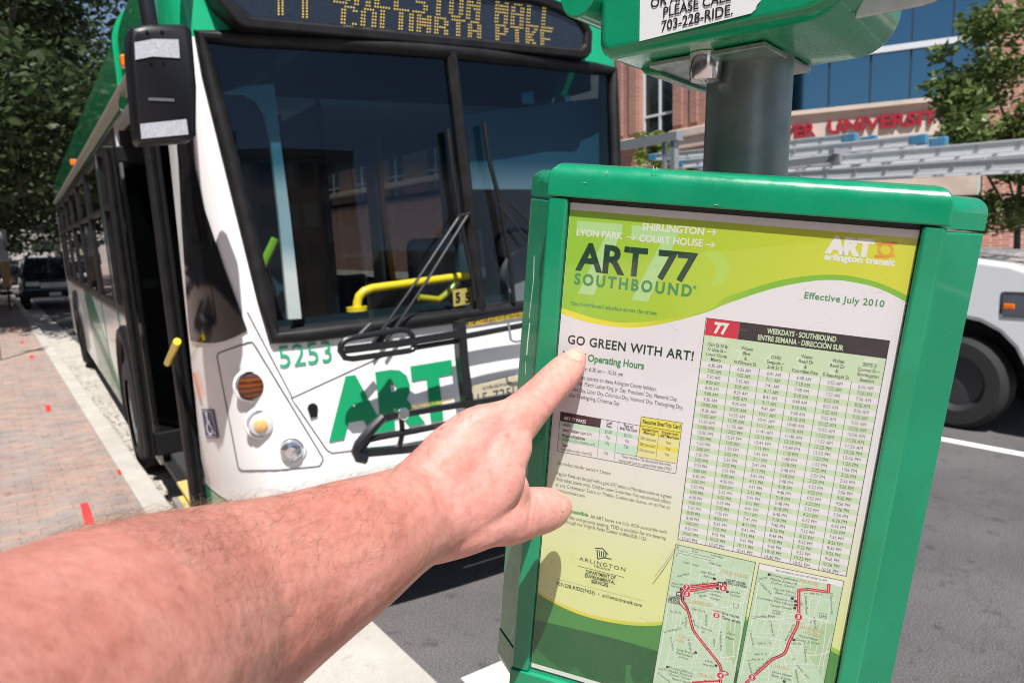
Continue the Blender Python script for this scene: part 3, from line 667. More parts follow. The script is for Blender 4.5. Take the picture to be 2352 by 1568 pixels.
# lamps
def lamp(name, c, rpx, m, inner=None):
    p = F(c[0], c[1], 0); e = F(c[0]+rpx, c[1], 0); r = np.linalg.norm(e-p)*.93; n = Vector((-.32,-1,.0)).normalized()
    q = Vector(p)
    rim = MB().lathe([(r*1.42,-.004),(r*1.34,.004),(r*1.2,.007),(r*1.14,.004),(r*1.1,-.012)], q, n, 32).build('lamp_surround', WB, BUS, smooth=True)
    o = MB().lathe([(r*1.06,-.03),(r*1.04,.012),(r*.98,.022),(r*.9,.026)], q, n, 32).build(name, BLACKP if inner is None else CHROME, BUS, smooth=True)
    MB().lathe([(r*.985,.018),(r*.93,.027),(r*.7,.032),(r*.35,.036),(.0005,.037)], q, n, 32).build('lens', m, o, smooth=True)
    if inner: MB().lathe([(r*.55,.0375),(r*.5,.040),(.0005,.042)], q, n, 24).build('bulb', inner, o, smooth=True)
    return o
def lens_mat(name, c0, c1, rough=.25):
    m = bpy.data.materials.new(name); m.use_nodes = True; t = m.node_tree; b = t.nodes['Principled BSDF']
    tc = t.nodes.new('ShaderNodeTexCoord'); wv = t.nodes.new('ShaderNodeTexWave'); wv.bands_direction = 'Z'; wv.inputs['Scale'].default_value = 14; wv.inputs['Distortion'].default_value = 1.5
    r = t.nodes.new('ShaderNodeValToRGB'); r.color_ramp.elements[0].color = (*c0,1); r.color_ramp.elements[1].color = (*c1,1)
    t.links.new(tc.outputs['Object'], wv.inputs[0]); t.links.new(wv.outputs[0], r.inputs[0]); t.links.new(r.outputs[0], b.inputs['Base Color'])
    b.inputs['Roughness'].default_value = rough; b.inputs['Coat Weight'].default_value = .3; return m
lamp('turn_signal', (577,885.5), 29, lens_mat('amber_turn_lens', (.05,.012,.004), (.20,.045,.003)))
lamp('daytime_lamp', (600,972), 29, mat('clear_lens', (.62,.62,.62), .12, coat=.6), mat('warm_bulb', (.75,.42,.16), .3))
hl = lamp('headlight', (669,1033), 27, mat('headlight_lens', (.55,.58,.62), .08, metal=.9, coat=1), mat('headlight_bulb', (.8,.85,.95), .05, metal=1))
# amber slit, accessibility badge, key latch
mb = MB(); mb.grid(lambda u, v: tuple(F(448+v*12+u*7, 855+v*54, .012)), 2, 8); mb.build('side_marker', AMBER, BUS)
bq = [(465,938),(492,941),(504,1006),(475,1004)]
def bpt(u, v, off): 
    a = [bq[0][k]*(1-u)+bq[1][k]*u for k in (0,1)]; b = [bq[3][k]*(1-u)+bq[2][k]*u for k in (0,1)]
    return tuple(F(a[0]*(1-v)+b[0]*v, a[1]*(1-v)+b[1]*v, off))
mb = MB(); mb.grid(lambda u, v: bpt(u, v, .006), 8, 6); badge = mb.build('accessibility_badge', mat('badge_blue',(.035,.045,.16),.35), BUS)
mb = MB()
for pth in (((.42,.2),(.45,.45),(.72,.62),(.78,.82),(.9,.8)), ((.40,.45),(.62,.42)), ((.34,.5),(.28,.68),(.38,.86),(.58,.86),(.68,.72)), ((.06,.06),(.94,.06),(.94,.94),(.06,.94),(.06,.06))):
    for a, b in zip(pth, pth[1:]):
        d = np.array(b)-a; n_ = np.array([-d[1], d[0]])/np.linalg.norm(d)*(.045 if pth[0][0] > .1 else .012)
        mb.poly([bpt(*(np.array(a)-n_), .009), bpt(*(np.array(b)-n_), .009), bpt(*(np.array(b)+n_), .009), bpt(*(np.array(a)+n_), .009)])
mb.poly([bpt(.42+.08*math.cos(t), .15+.06*math.sin(t), .009) for t in np.linspace(0,6.28,11)[:-1]]); mb.build('wheelchair_symbol', mat('badge_white',(.7,.72,.75),.4), badge, recalc=False)
p = F(*r7(825,712), 0); mb = MB(); mb.disc(p, (-.1,-1,0), .022, 16, h=.012); mb.box((p[0]-.016,p[1]-.012,p[2]-.04),(p[0]+.016,p[1]-.002,p[2])); mb.build('latch', BLACKP, BUS)
# licence plate
P4 = [F(*r7(*q), .03) for q in ((1862,562),(2160,488),(2182,662),(1882,702))]
yy = np.mean([q[1] for q in P4]); mb = MB(); mb.prism([(q[0], yy, q[2]) for q in P4], (0,.006,0)); plate = mb.build('licence_plate', mat('plate_cream',(.50,.44,.30),.4), BUS, bevel=.002)
mb = MB(); NV = mat('plate_navy',(.02,.03,.12),.4)
zb = P4[3][2]; ht = P4[0][2]-P4[3][2]; x0, x1 = P4[3][0], P4[2][0]; wd = x1-x0
put_text(mb, 'VIRGINIA', (x0+wd*.17,yy,zb+ht*.74+.0), (x0+wd*.83,yy,zb+ht*.74+.0), ht*.14, (0,0,1), (0,-1,0), off=.002)
put_text(mb, '15-725L', (x0+wd*.06,yy,zb+ht*.16), (x0+wd*.94,yy,zb+ht*.16), ht*.44, (0,0,1), (0,-1,0), off=.002, bold=.0)
mb.build('plate_lettering', NV, plate, recalc=False)
# ---- destination sign with lit dots
YP = -.13
out = [(470,-75),(860,-60),(1235,-16),(1300,8),(1346,38),(1363,74),(1361,120),(1350,134),(560,63),(545,52),(500,0)]
oc = np.mean([pl(x,y,YP) for x,y in out], axis=0)
def inset(p, k): q = np.array(pl(p[0],p[1],YP)); return q+(oc-q)/np.linalg.norm(oc-q)*k
n = len(out); o3 = [tuple(pl(x,y,YP)) for x,y in out]; 
xs = [q[0] for q in o3]; cxm = (min(xs)+max(xs))/2
def ins(q, k):
    sx = (q[0]-oc[0])/((max(xs)-min(xs))/2); sz = (q[2]-oc[2])/.22
    return (q[0]-k*clip(sx*1.3,-1,1), q[1], q[2]-k*clip(sz*1.6,-1,1))
i3 = [ins(q, .05) for q in o3]
mb = MB(); bk = [(x, .12, z) for x,y,z in o3]; ii = [(x, YP+.025, z) for x,y,z in i3]; fr = [(x,YP,z) for x,y,z in o3]; fi = [ins((x,YP,z),.042) for x,y,z in o3]
mb.add(fr+fi, [(k,(k+1)%n,n+(k+1)%n,n+k) for k in range(n)]); mb.add(fr+bk, [(k,n+k,n+(k+1)%n,(k+1)%n) for k in range(n)]); mb.add(fi+ii, [(k,(k+1)%n,n+(k+1)%n,n+k) for k in range(n)])
ds = mb.build('destination_sign', RUBB, BUS, smooth=True, bevel=.014, seg=3)
mb = MB(); mb.poly([(x, YP+.022, z) for x,y,z in i3]); mb.build('display_panel', mat('led_panel_dark', (.010,.014,.024), .22, spec=.7, noise=(220,(.02,.026,.04),.45,.55)), ds)
FONT = {'A':'01110 10001 10001 11111 10001 10001 10001','B':'11110 10001 10001 11110 10001 10001 11110','C':'01110 10001 10000 10000 10000 10001 01110','E':'11111 10000 10000 11110 10000 10000 11111','I':'11111 00100 00100 00100 00100 00100 11111','K':'10001 10010 10100 11000 10100 10010 10001','L':'10000 10000 10000 10000 10000 10000 11111','M':'10001 11011 10101 10101 10001 10001 10001','N':'10001 11001 10101 10011 10001 10001 10001','O':'01110 10001 10001 10001 10001 10001 01110','P':'11110 10001 10001 11110 10000 10000 10000','S':'01111 10000 10000 01110 00001 00001 11110','T':'11111 00100 00100 00100 00100 00100 00100','U':'10001 10001 10001 10001 10001 10001 01110',' ':'000 000 000 000 000 000 000'}
led = MB(); YL = YP+.017
def dot(x, z, r=.0029):
    led.poly([(x+r*math.cos(t), YL, z+r*math.sin(t)) for t in np.linspace(0,2*math.pi,9)[:-1]])
def led_line(s, bl, br, tl_, tr_, rows_=7):
    """bottom-left, bottom-right, top-left, top-right pixels of the dot block"""
    BL_, BR_, TL_, TR_ = (pl(*q, YL) for q in (bl,br,tl_,tr_)); cols = []
    for c in s:
        g = FONT[c].split(); wdt = len(g[0])
        for k in range(wdt+1): 
            on = [k < wdt and g[r][k] == '1' for r in range(7)]; prev = [0 < k <= wdt and g[r][k-1] == '1' for r in range(7)]
            cols.append([a or b for a, b in zip(on, prev)])
        cols.append([False]*7)
    for k, cc in enumerate(cols):
        u = k/(len(cols)-2)
        for r in range(rows_):
            if cc[r]:
                v = 1-r/6; q = (BL_*(1-u)+BR_*u)*(1-v)+(TL_*(1-u)+TR_*u)*v; dot(q[0], q[2])
led_line('BALLSTON MALL', (768,4), (1269,66), (770,-42), (1272,22))
led_line('COLUMBIA PIKE', (784,60), (1267,110), (787,15), (1266,73), 7)
for x0 in (640,696):
    for dx in (0,9):
        for y in np.arange(-46,(38 if x0 < 650 else 43),6.6): q = pl(x0+dx-(0 if y > -18 else 0), y, YL); dot(q[0], q[2])
    for dx in np.arange(-38,18,8): 
        for y in (-52,-45.5): q = pl(x0+dx-2, y, YL); dot(q[0], q[2])
led.build('led_lettering', mat('led_amber', (.5,.33,.05), .5, emit=((.80,.55,.09),1.0)), ds)
# ---- roof, sides, rear
YR = 13.0
sec = [(0,2.59),(0,2.7)]+[(xi(z), z) for z in np.linspace(2.93,3.225,9)]; sec += [(.55,3.25),(1.22,3.27)]
sec += [(BW-x, z) for x, z in sec[:-1][::-1]]
YS = [.33, 1.6, 4, 7, 10.6, YR]
mb = MB(); ns = len(sec)
for y in YS:
    for x, z in sec: mb.v.append((x, y if not (y == .33) else max(y, .33), z if y < YR else z-.05))
for j in range(len(YS)-1):
    for i in range(ns-1): mb.f.append((j*ns+i, j*ns+i+1, (j+1)*ns+i+1, (j+1)*ns+i)); mb.m.append(0)
mb.build('roof', GB, BUS, smooth=True)
mb = MB()
for i in range(ns-1):
    (xa_, za), (xb, zb_) = sec[i], sec[i+1]; ca, cb = np.array([BW/2-xa_, 1.8-za]), np.array([BW/2-xb, 1.8-zb_]); ca /= np.linalg.norm(ca); cb /= np.linalg.norm(cb); k = .02
    A0, A1 = (xa_-ca[0]*k, za-ca[1]*k), (xb-cb[0]*k, zb_-cb[1]*k)
    mb.prism([(A0[0],1.62,A0[1]),(A1[0],1.62,A1[1]),(xb,1.62,zb_),(xa_,1.62,za)], (0,.06,0))
mb.build('roof_rib', GB, BUS)
mb = MB(); mb.box((-.03,.62,2.665),(.02,YR-.1,2.705)); mb.build('rain_gutter', mat('gutter_trim',(.32,.29,.26),.35), BUS, bevel=.008)
# near side: openings left for windows
win = [(2.28,3.62),(3.86,5.25),(5.4,6.8),(6.95,8.35),(8.5,9.9),(10.05,11.4),(11.55,12.6)]
def side(x0, x1, name):
    mb = MB(); cur = 2.2 if x0 < 1 else .53
    mb.box((x0,cur,.30),(x1,YR,1.32)); mb.box((x0,cur if x0 > 1 else .62,2.55),(x1,YR,2.60))
    for a, b in win: mb.box((x0,cur,1.32),(x1,a,2.55)); cur = b
    mb.box((x0,cur,1.32),(x1,YR,2.55)); return mb.build(name, WB, BUS)
side(0,.05,'side_wall'); side(BW-.05,BW,'side_wall')
mb = MB(); mb.box((.05,YR-.05,.35),(BW-.05,YR,3.05)); mb.build('rear_wall', WB, BUS)
for x0 in (.012, BW-.02):
    for a, b in win:
        mb = MB(); mb.box((x0,a+.001,1.321),(x0+.008,b-.001,2.549)); wd_ = mb.build('side_window', SIDEG, BUS)
        mb = MB(); xx = -.008 if x0 < 1 else BW-.02
        for lo, hi in (((a-.03,1.29),(b+.03,1.345)),((a-.03,2.525),(b+.03,2.58)),((a-.03,1.346),(a+.03,2.524)),((b-.03,1.346),(b+.03,2.524)),((a+.031,2.1),(b-.031,2.14))): mb.box((xx,lo[0],lo[1]),(xx+.03,hi[0],hi[1]))
        mb.build('window_frame', RUBB, wd_)
# green and white vertical livery stripes, rear green sweep
mb = MB(); mb.box((-.004,3.66,.32),(-.001,3.80,2.45)); mb.box((-.004,5.28,.32),(-.001,5.37,2.45)); mb.prism([(-.004,4.2,.32),(-.004,7.2,.32),(-.004,8.1,1.28),(-.004,6.6,1.28)], (.003,0,0)); mb.build('livery_stripe', mat('livery_green',(.01,.16,.075),.3,coat=.5), BUS)
mb = MB(); mb.prism([(-.005,2.25,.32),(-.005,3.4,.32),(-.005,3.5,1.1),(-.005,2.25,1.2)], (.003,0,0)); mb.build('livery_patch', mat('livery_tan',(.45,.38,.27),.4,noise=(2.2,(.2,.32,.2),.4,.6)), BUS)
for y in (1.22, 6.45): mb = MB(); mb.box((-.035,y-.032,2.745),(.04,y+.032,2.81)); mb.build('clearance_lamp', AMBER, BUS, bevel=.012)
mb = MB(); mb.box((-.02,2.26,1.1),(0,2.42,1.2)); mb.build('side_lamp', AMBER, BUS, bevel=.006)
# small lit route sign in the side window
mb = MB()
for i in range(6):
    for j in range(9):
        if random.random() < .75:
            y, z = 2.45+i*.05, 2.15+j*.03; mb.poly([(.009,y-.012,z-.01),(.009,y+.012,z-.01),(.009,y+.012,z+.01),(.009,y-.012,z+.01)])
mb.build('side_display', MATS['led_amber'], BUS)
# wheels and arches
for cy in (3.3, 10.1):
    for x0, s in ((0,-1),(BW,1)):
        mb = MB(); pts = [(x0+s*.004, cy+.56*math.cos(a), .52+.62*math.sin(a)) for a in np.linspace(-.35, math.pi+.35, 22)]
        mb.prism(pts, (s*.006,0,0)); wa = mb.build('wheel_arch', BLACKP, BUS)
        MB().tube(pts, .055, 8).build('arch_flare', RUBB, wa, smooth=True)
        wheel(BUS, (x0-s*.09+s*.0,cy,.47 if s < 0 else .37), .46, .27, (s,0,0), STEEL)
# ---- front door: dark stepwell, folded leaves, yellow step edge and grab handle
mb = MB(); mb.box((.75,.5,.32),(.78,2.2,2.55)); mb.box((.02,2.17,.32),(.75,2.2,2.55)); mb.box((.02,.55,.30),(.75,2.2,.34)); mb.build('stepwell', mat('stepwell_black',(.012,.012,.013),.6), BUS)
def leaf(y0, x0, x1, z0, z1, nm):
    mb = MB(); th = .045
    mb.box((x0,y0,z0),(x0+.07,y0+th,z1)); mb.box((x1-.07,y0,z0),(x1,y0+th,z1)); mb.box((x0+.071,y0,z0),(x1-.071,y0+th,z0+.16)); mb.box((x0+.071,y0,z1-.1),(x1-.071,y0+th,z1))
    d = mb.build('door_leaf', BLACKP, BUS, bevel=.008)
    mb = MB(); mb.box((x0+.072,y0+.018,z0+.161),(x1-.072,y0+.026,z1-.101)); mb.build('door_glass', SIDEG, d)
    mb = MB(); mb.tube([(x0+.02,y0-.012,z0+.02),(x0+.02,y0-.012,z1-.02)], .02, 6); mb.build('door_seal', RUBB, d); return d
leaf(.66, -.05, .62, .40, 2.44, 'a'); leaf(2.06, -.10, .62, .40, 2.44, 'b')
mb = MB(); mb.tube([sd(407,784,-.07), sd(385,834,-.07)], .017, 10); mb.build('grab_handle', mat('safety_yellow',(.82,.62,.02),.35,coat=.3), BUS, smooth=True)
YEL = MATS['safety_yellow']
mb = MB(); mb.box((.0,.56,.345),(.06,1.5,.365)); mb.box((-.03,.58,.30),(-.001,1.3,.335)); mb.build('step_edge', mat('worn_yellow',(.62,.47,.07),.6,noise=(30,(.45,.40,.28),.45,.62)), BUS)
mb = MB(); mb.box((.061,.6,.345),(.74,2.1,.358)); mb.box((-.06,.56,.285),(-.031,1.32,.33)); mb.build('step_tread', mat('tread_grey',(.22,.22,.22),.8), BUS)
# ---- mirror
ym = -.52
Pm = lambda x, y, d=0: np.array(pl(x, y, ym+d))
mo = [(302,62),(330,55),(425,55),(441,68),(452,200),(451,312),(440,322),(320,331),(311,320),(293,120),(294,72)]
mb = MB(); F0 = [Pm(*q) for q in mo]; cm = np.mean(F0, axis=0); n = len(F0)
def sc(P, k, dy): return [tuple(cm+(q-cm)*k+np.array([0,dy,0])) for q in P]
LV = [(.86,-.022),(.95,-.012),(1.0,.01),(1.0,.10),(.93,.13)]
for k, dy in LV: mb.v += sc(F0, k, dy)
for l in range(len(LV)-1):
    for i in range(n): mb.f.append((l*n+i, l*n+(i+1)%n, (l+1)*n+(i+1)%n, (l+1)*n+i)); mb.m.append(0)
mb.f += [tuple(range(n)), tuple(range(5*n-1,4*n-1,-1))]; mb.m += [0,0]
mir = mb.build('side_mirror', mat('mirror_black',(.007,.007,.009),.4,spec=.35), BUS, smooth=True, bevel=.006)
RF = mat('reflector_tape', (.50,.50,.53), .35, metal=.3, noise=(160,(.62,.62,.66),.42,.58))
for q4 in (((309,98),(352,90),(410,91),(413,134),(350,130),(311,138)), ((322,285),(428,274),(433,309),(325,319))):
    mb = MB(); mb.prism([tuple(Pm(x,y,-.026)) for x,y in q4], (0,.002,0)); mb.build('reflector', RF, mir)
mb = MB(); mb.box(Pm(341,229,-.026)-[0,0,.003], Pm(400,227,-.026)+[0,.003,.0]); mb.build('mirror_seam', GROOVE, mir)
mb = MB()
for q in ((338,76),(372,75),(346,148),(376,147)): mb = MB(); mb.disc(Pm(q[0],q[1],-.021), (0,-1,0), .006, 10, h=.003); mb.build('mirror_screw', BLK, mir)
mb = MB(); a = Pm(345,60,.05); mb.tube([a, a+[-.004,.0,.12], a+[-.0,.05,.36], a+[.10,.25,.48], a+[.3,.55,.52]], .025, 10); mb.build('mirror_arm', TUBEM, BUS, smooth=True)
# ---- wipers
mb = MB(); wp = lambda x, y, o=.05: tuple(F(x, y, o))
for a, b in (((846,786),(1044,497)), ((874,786),(1064,492))): mb.tube([wp(*a,.06), wp((a[0]+b[0])/2,(a[1]+b[1])/2,.07), wp(*b,.05)], .007, 6)
mb.tube([wp(1038,499),wp(1068,491)], .009, 6)
for a, b in (((1133,470),(1205,560)), ((1160,470),(1232,545))): mb.tube([wp(*a),wp(*b)], .007, 6)
mb.build('wiper_arm', TUBEM, BUS, smooth=True)
mb = MB()
for pts in ([(1019,300),(1030,400),(1046,500),(1075,640),(1080,690)], [(1101,285),(1112,370),(1138,470),(1160,600),(1168,690)]):
    mb.tube([wp(x,y,.045) for x,y in pts], .011, 6)
    mb.tube([wp(x+4,y,.03) for x,y in pts], .008, 6)
mb.build('wiper_blade', BLACKP, BUS, smooth=True)
# ---- bicycle rack folded up against the front
RK = thing('bike_rack', None, None); RK.parent = BUS
yk = -.40
q7 = lambda x, y, d=0: tuple(pl(*r7(x, y), yk+d))
def rtube(name, pts, r, d=0, m=TUBEM, n=8, closed=False, flat=None):
    mb = MB(); mb.tube([q7(*p, d) for p in pts], r, n, closed=closed, flat=flat); return mb.build(name, m, RK, smooth=True)
rtube('tyre_tray', [(1008,335),(1012,300),(1040,265),(1090,248),(1400,196),(1450,200),(1485,235),(1500,300),(1488,326),(1460,335),(1090,388),(1040,382)], .013, closed=True)
rtube('rack_bar', [(1035,330),(1400,285),(1800,222)], .021, .0, n=4)
rtube('rack_bar', [(1480,318),(1790,268)], .012, .02)
rtube('rack_post', [(1793,140),(1812,400),(1850,705)], .032, .02, n=4)
rtube('rack_bar', [(1262,785),(1295,772),(1420,752),(1850,682),(2200,620)], .018, -.02, n=4)
rtube('tyre_tray', [(1292,772),(1215,850),(1130,955),(1112,1000),(1130,1040),(1180,1050)], .022, -.03)
rtube('tyre_tray', [(1150,1025),(1165,965),(1195,922),(1260,905),(1500,862),(1850,790)], .014, -.02)
rtube('rack_bar', [(1125,1010),(1440,982),(1900,910)], .024, .0, n=4)
rtube('rack_bar', [(1400,960),(1420,880),(1412,760)], .012, -.01)
rtube('rack_bar', [(1830,240),(2260,158)], .014, .02)
rtube('rack_bar', [(1795,150),(2290,75)], .02, .06, n=4)
rtube('rack_bar', [(1120,250),(1210,160)], .012, .03); rtube('rack_bar', [(1250,295),(1330,190)], .016, .03)
rtube('support_hook', [(2118,150),(2135,262),(2160,275),(2230,268)], .006, .0, STEEL)
b = q7(1418,748,-.045); mb = MB(); mb.disc(b, (0,-1,0), .026, 18, h=.02); mb.build('pivot_bolt', CHROME, RK, bevel=.004)
mb = MB(); a, c = q7(1835,180,.015), q7(2230,102,.015); put_text(mb, '1. PULL HANDLE UP TO RELEASE AND FOLD DOWN', a, c, .022, (0,0,1), (0,-1,0), off=.012, bold=.01); mb.build('warning_lettering', mat('warning_yellow',(.75,.5,.02),.5), RK, recalc=False); mb = MB(); put_text(mb, 'PULL HANDLE TO RELEASE RACK', q7(1480,716,-.04), q7(1760,668,-.04), .014, (0,0,1), (0,-1,0), off=.004, bold=.01)
mb.build('warning_lettering', mat('warning_yellow',(.75,.5,.02),.5), RK, recalc=False)
# ---- inside the cab
INT = mat('cab_grey', (.12,.125,.135), .7)
mb = MB(); mb.box((.06,.55,.34),(2.38,10.9,.40)); mb.build('floor', DKIN, BUS)
mb = MB(); mb.box((.1,.5,2.47),(2.34,10.9,2.5)); mb.build('ceiling', mat('cab_ceiling',(.40,.41,.42),.8), BUS)
mb = MB(); mb.prism([(.30,.1,1.36),(2.14,.1,1.36),(2.14,.45,1.40),(.30,.45,1.40)], (0,0,-.25)); mb.build('dashboard', mat('dash_black',(.025,.026,.028),.6), BUS, bevel=.02)
CW = mat('cab_white', (.72,.73,.72), .5)
def plate_at(name, pts, y, m, th=.04, bev=.004): return MB().prism([tuple(pl(a, b, y)) for a, b in pts], (0,th,0)).build(name, m, BUS, bevel=bev)
plate_at('door_header_post', [(505,215),(555,199),(630,192),(646,330),(668,500),(694,733),(663,735),(641,500),(622,330),(608,262),(590,232),(560,216)], .10, CW, .03)
plate_at('interior_panel', [(470,205),(505,215),(560,216),(590,232),(608,262),(622,330),(641,500),(663,735),(655,735),(600,560),(520,400)], .46, mat('interior_blue_grey',(.10,.105,.13),.8))
plate_at('sun_visor', [(1065,262),(1375,225),(1378,425),(1368,436),(1085,436)], .12, mat('visor_grey',(.30,.33,.36),.6), .01)
plate_at('sticker', [(1198,215),(1225,210),(1228,238),(1200,240)], .0, mat('sticker_cyan',(.25,.6,.65),.5), .002, 0)
st = plate_at('number_sticker', [(1040,666),(1082,660),(1084,697),(1042,704)], -.17, mat('sticker_yellow',(.62,.47,.14),.5), .002, 0)
mb = MB()
for x0 in (1046,1068): put_text(mb, '5', pl(x0,694,-.17), pl(x0+11,692,-.17), .045, (0,0,1), (0,-1,0), off=.004, bold=.02)
mb.build('sticker_lettering', BLK, st, recalc=False)
mb = MB(); pp = lambda x, y, yy: tuple(pl(x, y, yy))
mb.tube([pp(820,712,.02),pp(821,694,.02),pp(825,680,.02),pp(836,669,.02),pp(855,662,.02),pp(960,648,.02),pp(1082,632,.02)], .021, 12); mb.tube([pp(962,683,.2),pp(1008,688,.2),pp(1024,676,.2),pp(1052,648,.2)], .018, 10); mb.disc(pp(820,714,.02), (0,0,1), .05, 14, h=.02)
mb.build('handrail', YEL, BUS, smooth=True)
mb = MB(); mb.tube([pp(886,295,1.6),pp(872,305,1.6),pp(868,330,1.6),pp(880,480,1.6),pp(905,655,1.6)], .019, 10); mb.build('stanchion', mat('stanchion_orange',(.75,.36,.03),.4), BUS, smooth=True)
mb = MB(); mb.tube([pp(583,652,.3),pp(632,548,.3)], .02, 8); mb.build('stanchion', mat('stanchion_lime',(.55,.75,.05),.4), BUS, smooth=True)
c_ = pl(1215,590,.55); q_ = Vector((0,-.75,.65)).normalized().to_track_quat('Z','Y')
mb = MB(); mb.tube([Vector(c_)+q_ @ Vector((.23*math.cos(t),.23*math.sin(t),0)) for t in np.linspace(0,6.283,29)[:-1]], .016, 8, closed=True); mb.tube([Vector(c_)+q_ @ Vector((-.22,0,0)), Vector(c_)+q_ @ Vector((.22,0,0))], .02, 6); mb.build('steering_wheel', BLACKP, BUS, smooth=True)
mb = MB(); mb.box((1.55,1.15,.8),(2.1,1.3,1.75)); mb.box((1.55,.75,.8),(2.1,1.2,.95)); mb.build('driver_seat', mat('seat_grey',(.14,.15,.17),.8), BUS, bevel=.06, seg=3)
plate_at('fare_box', [(1052,530),(1108,525),(1118,640),(1058,645)], .35, mat('farebox_grey',(.11,.115,.12),.5), .2, .01)
mb = MB(); mb.lathe([(.0,.0),(.12,.01),(.16,.06),(.17,.14)], pl(1190,640,.1)-np.array([0,0,.02]), (0,-1,.2), 20); mb.build('demister_fan', INT, BUS, smooth=True)
for i in range(6):
    for x in (.15, 1.5):
        y = 3.4+i*.95; s = thing('passenger_seat', None, None); s.parent = BUS; s.location = (x,y,.4)
        mb = MB(); mb.box((0,0,.38),(.8,.45,.46)); mb.build('seat', mat('seat_navy',(.03,.04,.08),.8), s, bevel=.03)
        mb = MB(); mb.box((0,.42,.46),(.8,.5,1.0)); mb.build('backrest', MATS['seat_navy'], s, bevel=.03)
# ================================================================== BUS STOP SIGN (pole, timetable case, top box)
_su = np.array([.938746080598423,.13678794117492937,-.3162986805382264]); _sd = np.array([-.0687563544019572,.9737373436378342,.217044118405653]); _sn = np.array([.33768085508428136,-.18200177129428907,.923497155033674])
SU, SD, SN = ROT @ _su, ROT @ _sd, ROT @ _sn
SCL = .8
SO = at(1308.07, 463.39, .5912*SCL)
sm4 = Matrix.Identity(4)
for i in range(3): sm4[i][0], sm4[i][1], sm4[i][2], sm4[i][3] = SU[i]*SCL, -SD[i]*SCL, -SN[i]*SCL, SO[i]
STOP = thing('bus_stop_sign', 'green bus stop timetable case on a steel pole, its poster touched by the pointing finger', 'bus stop sign', mtx=sm4)
SB = np.array([SU, -SD, -SN])/SCL; _so = SB @ (CAM-SO)
def sp(px, py, z=0.0):
    d = SB @ ray(px, py); return _so + d*((z-_so[2])/d[2])
def wl(p): return SB @ (np.array(p)-SO)       # world -> sign local
GS = mat('green_case_paint', (.002,.25,.118), .2, coat=.7, noise=(14,(.002,.222,.102),.4,.6))
mm = .001
_t = GS.node_tree; _n = _t.nodes.new('ShaderNodeTexNoise'); _n.inputs['Scale'].default_value = 38; _n.inputs['Detail'].default_value = 9; _n.inputs['Roughness'].default_value = .75
_c = _t.nodes.new('ShaderNodeTexCoord'); _m = _t.nodes.new('ShaderNodeMapRange'); _m.inputs[1].default_value = .35; _m.inputs[2].default_value = .75; _m.inputs[3].default_value = .14; _m.inputs[4].default_value = .48
_t.links.new(_c.outputs['Object'], _n.inputs['Vector']); _t.links.new(_n.outputs[0], _m.inputs[0]); _t.links.new(_m.outputs[0], _t.nodes['Principled BSDF'].inputs['Roughness'])
_t.nodes['Principled BSDF'].inputs['Coat Weight'].default_value = .45
def rbox(name, lo, hi, sel, m, parent, small=.0015, seg=7):
    """box whose edges chosen by sel(mid) are rounded by the radius it returns"""
    bm = bmesh.new(); bmesh.ops.create_cube(bm, size=1.0)
    for v in bm.verts: v.co = Vector(tuple(lo[k]+(hi[k]-lo[k])*(v.co[k]+.5) for k in range(3)))
    groups = {}
    for e in bm.edges:
        mid = (e.verts[0].co+e.verts[1].co)/2; r = sel([(mid[k]-lo[k])/(hi[k]-lo[k]) for k in range(3)])
        groups.setdefault(r, []).append(e)
    big = [r for r in groups if r]
    for r in sorted(big, reverse=True):
        bmesh.ops.bevel(bm, geom=[e for e in groups[r] if e.is_valid], offset=r, offset_type='OFFSET', segments=seg, profile=.5, affect='EDGES')
    me = bpy.data.meshes.new(name); bm.to_mesh(me); bm.free(); me.materials.append(m)
    me.polygons.foreach_set('use_smooth', [True]*len(me.polygons))
    o = bpy.data.objects.new(name, me); COL.objects.link(o); o.parent = parent
    if small:
        b = o.modifiers.new('bevel','BEVEL'); b.width = small; b.segments = 2; b.limit_method = 'ANGLE'; b.angle_limit = math.radians(50); b.harden_normals = True
    me.set_sharp_from_angle(angle=math.radians(35)); return o
top = lambda r: (lambda q: r if q[1] > .9 else 0)
bot = lambda r: (lambda q: r if q[1] < .1 else 0)
XL, XR = -.0165, .2695
rbox('header_bar', (XL-.001,.0035,-.058), (XR+.001,.0305,.0074), top(.0125), GS, STOP)
rbox('bottom_bar', (XL-.001,-.475,-.058), (XR+.001,-.4295,.0074), bot(.0135), GS, STOP)
for x0, x1 in ((XL,.0),(.2545,XR)):
    mb = MB(); pr = [(x0,-.012),(x0,.0048),(x0+.0015,.0061),(x1-.0015,.0061),(x1,.0048),(x1,-.012)]
    mb.prism([(x,-.4285,z) for x, z in pr], (0,.431,0)); mb.build('side_rail', GS, STOP, bevel=.0012)
oct_ = [(XL+.001,-.013),(-.0485,-.047),(-.0485,-.085),(-.02,-.108),(.273,-.108),(.3035,-.085),(.3035,-.047),(XR-.001,-.013)]
mb = MB(); mb.prism([(x,-.4285,z) for x, z in oct_], (0,.428,0)); mb.build('case_body', GS, STOP, bevel=.0015)
mb = MB(); mb.prism([(x,.0015,z) for x, z in oct_], (0,.0235,0)); 
cp = mb.build('case_cap', GS, STOP, smooth=True)
bm = bmesh.new(); bm.from_mesh(cp.data); bmesh.ops.bevel(bm, geom=[e for e in bm.edges if min(v.co.y for v in e.verts) > .02], offset=.0115, segments=6, profile=.5, affect='EDGES'); bm.to_mesh(cp.data); bm.free(); cp.data.polygons.foreach_set('use_smooth',[True]*len(cp.data.polygons))
mb = MB(); mb.prism([(x,-.47,z) for x, z in oct_], (0,.0395,0)); bcp = mb.build('case_base', GS, STOP, smooth=True)
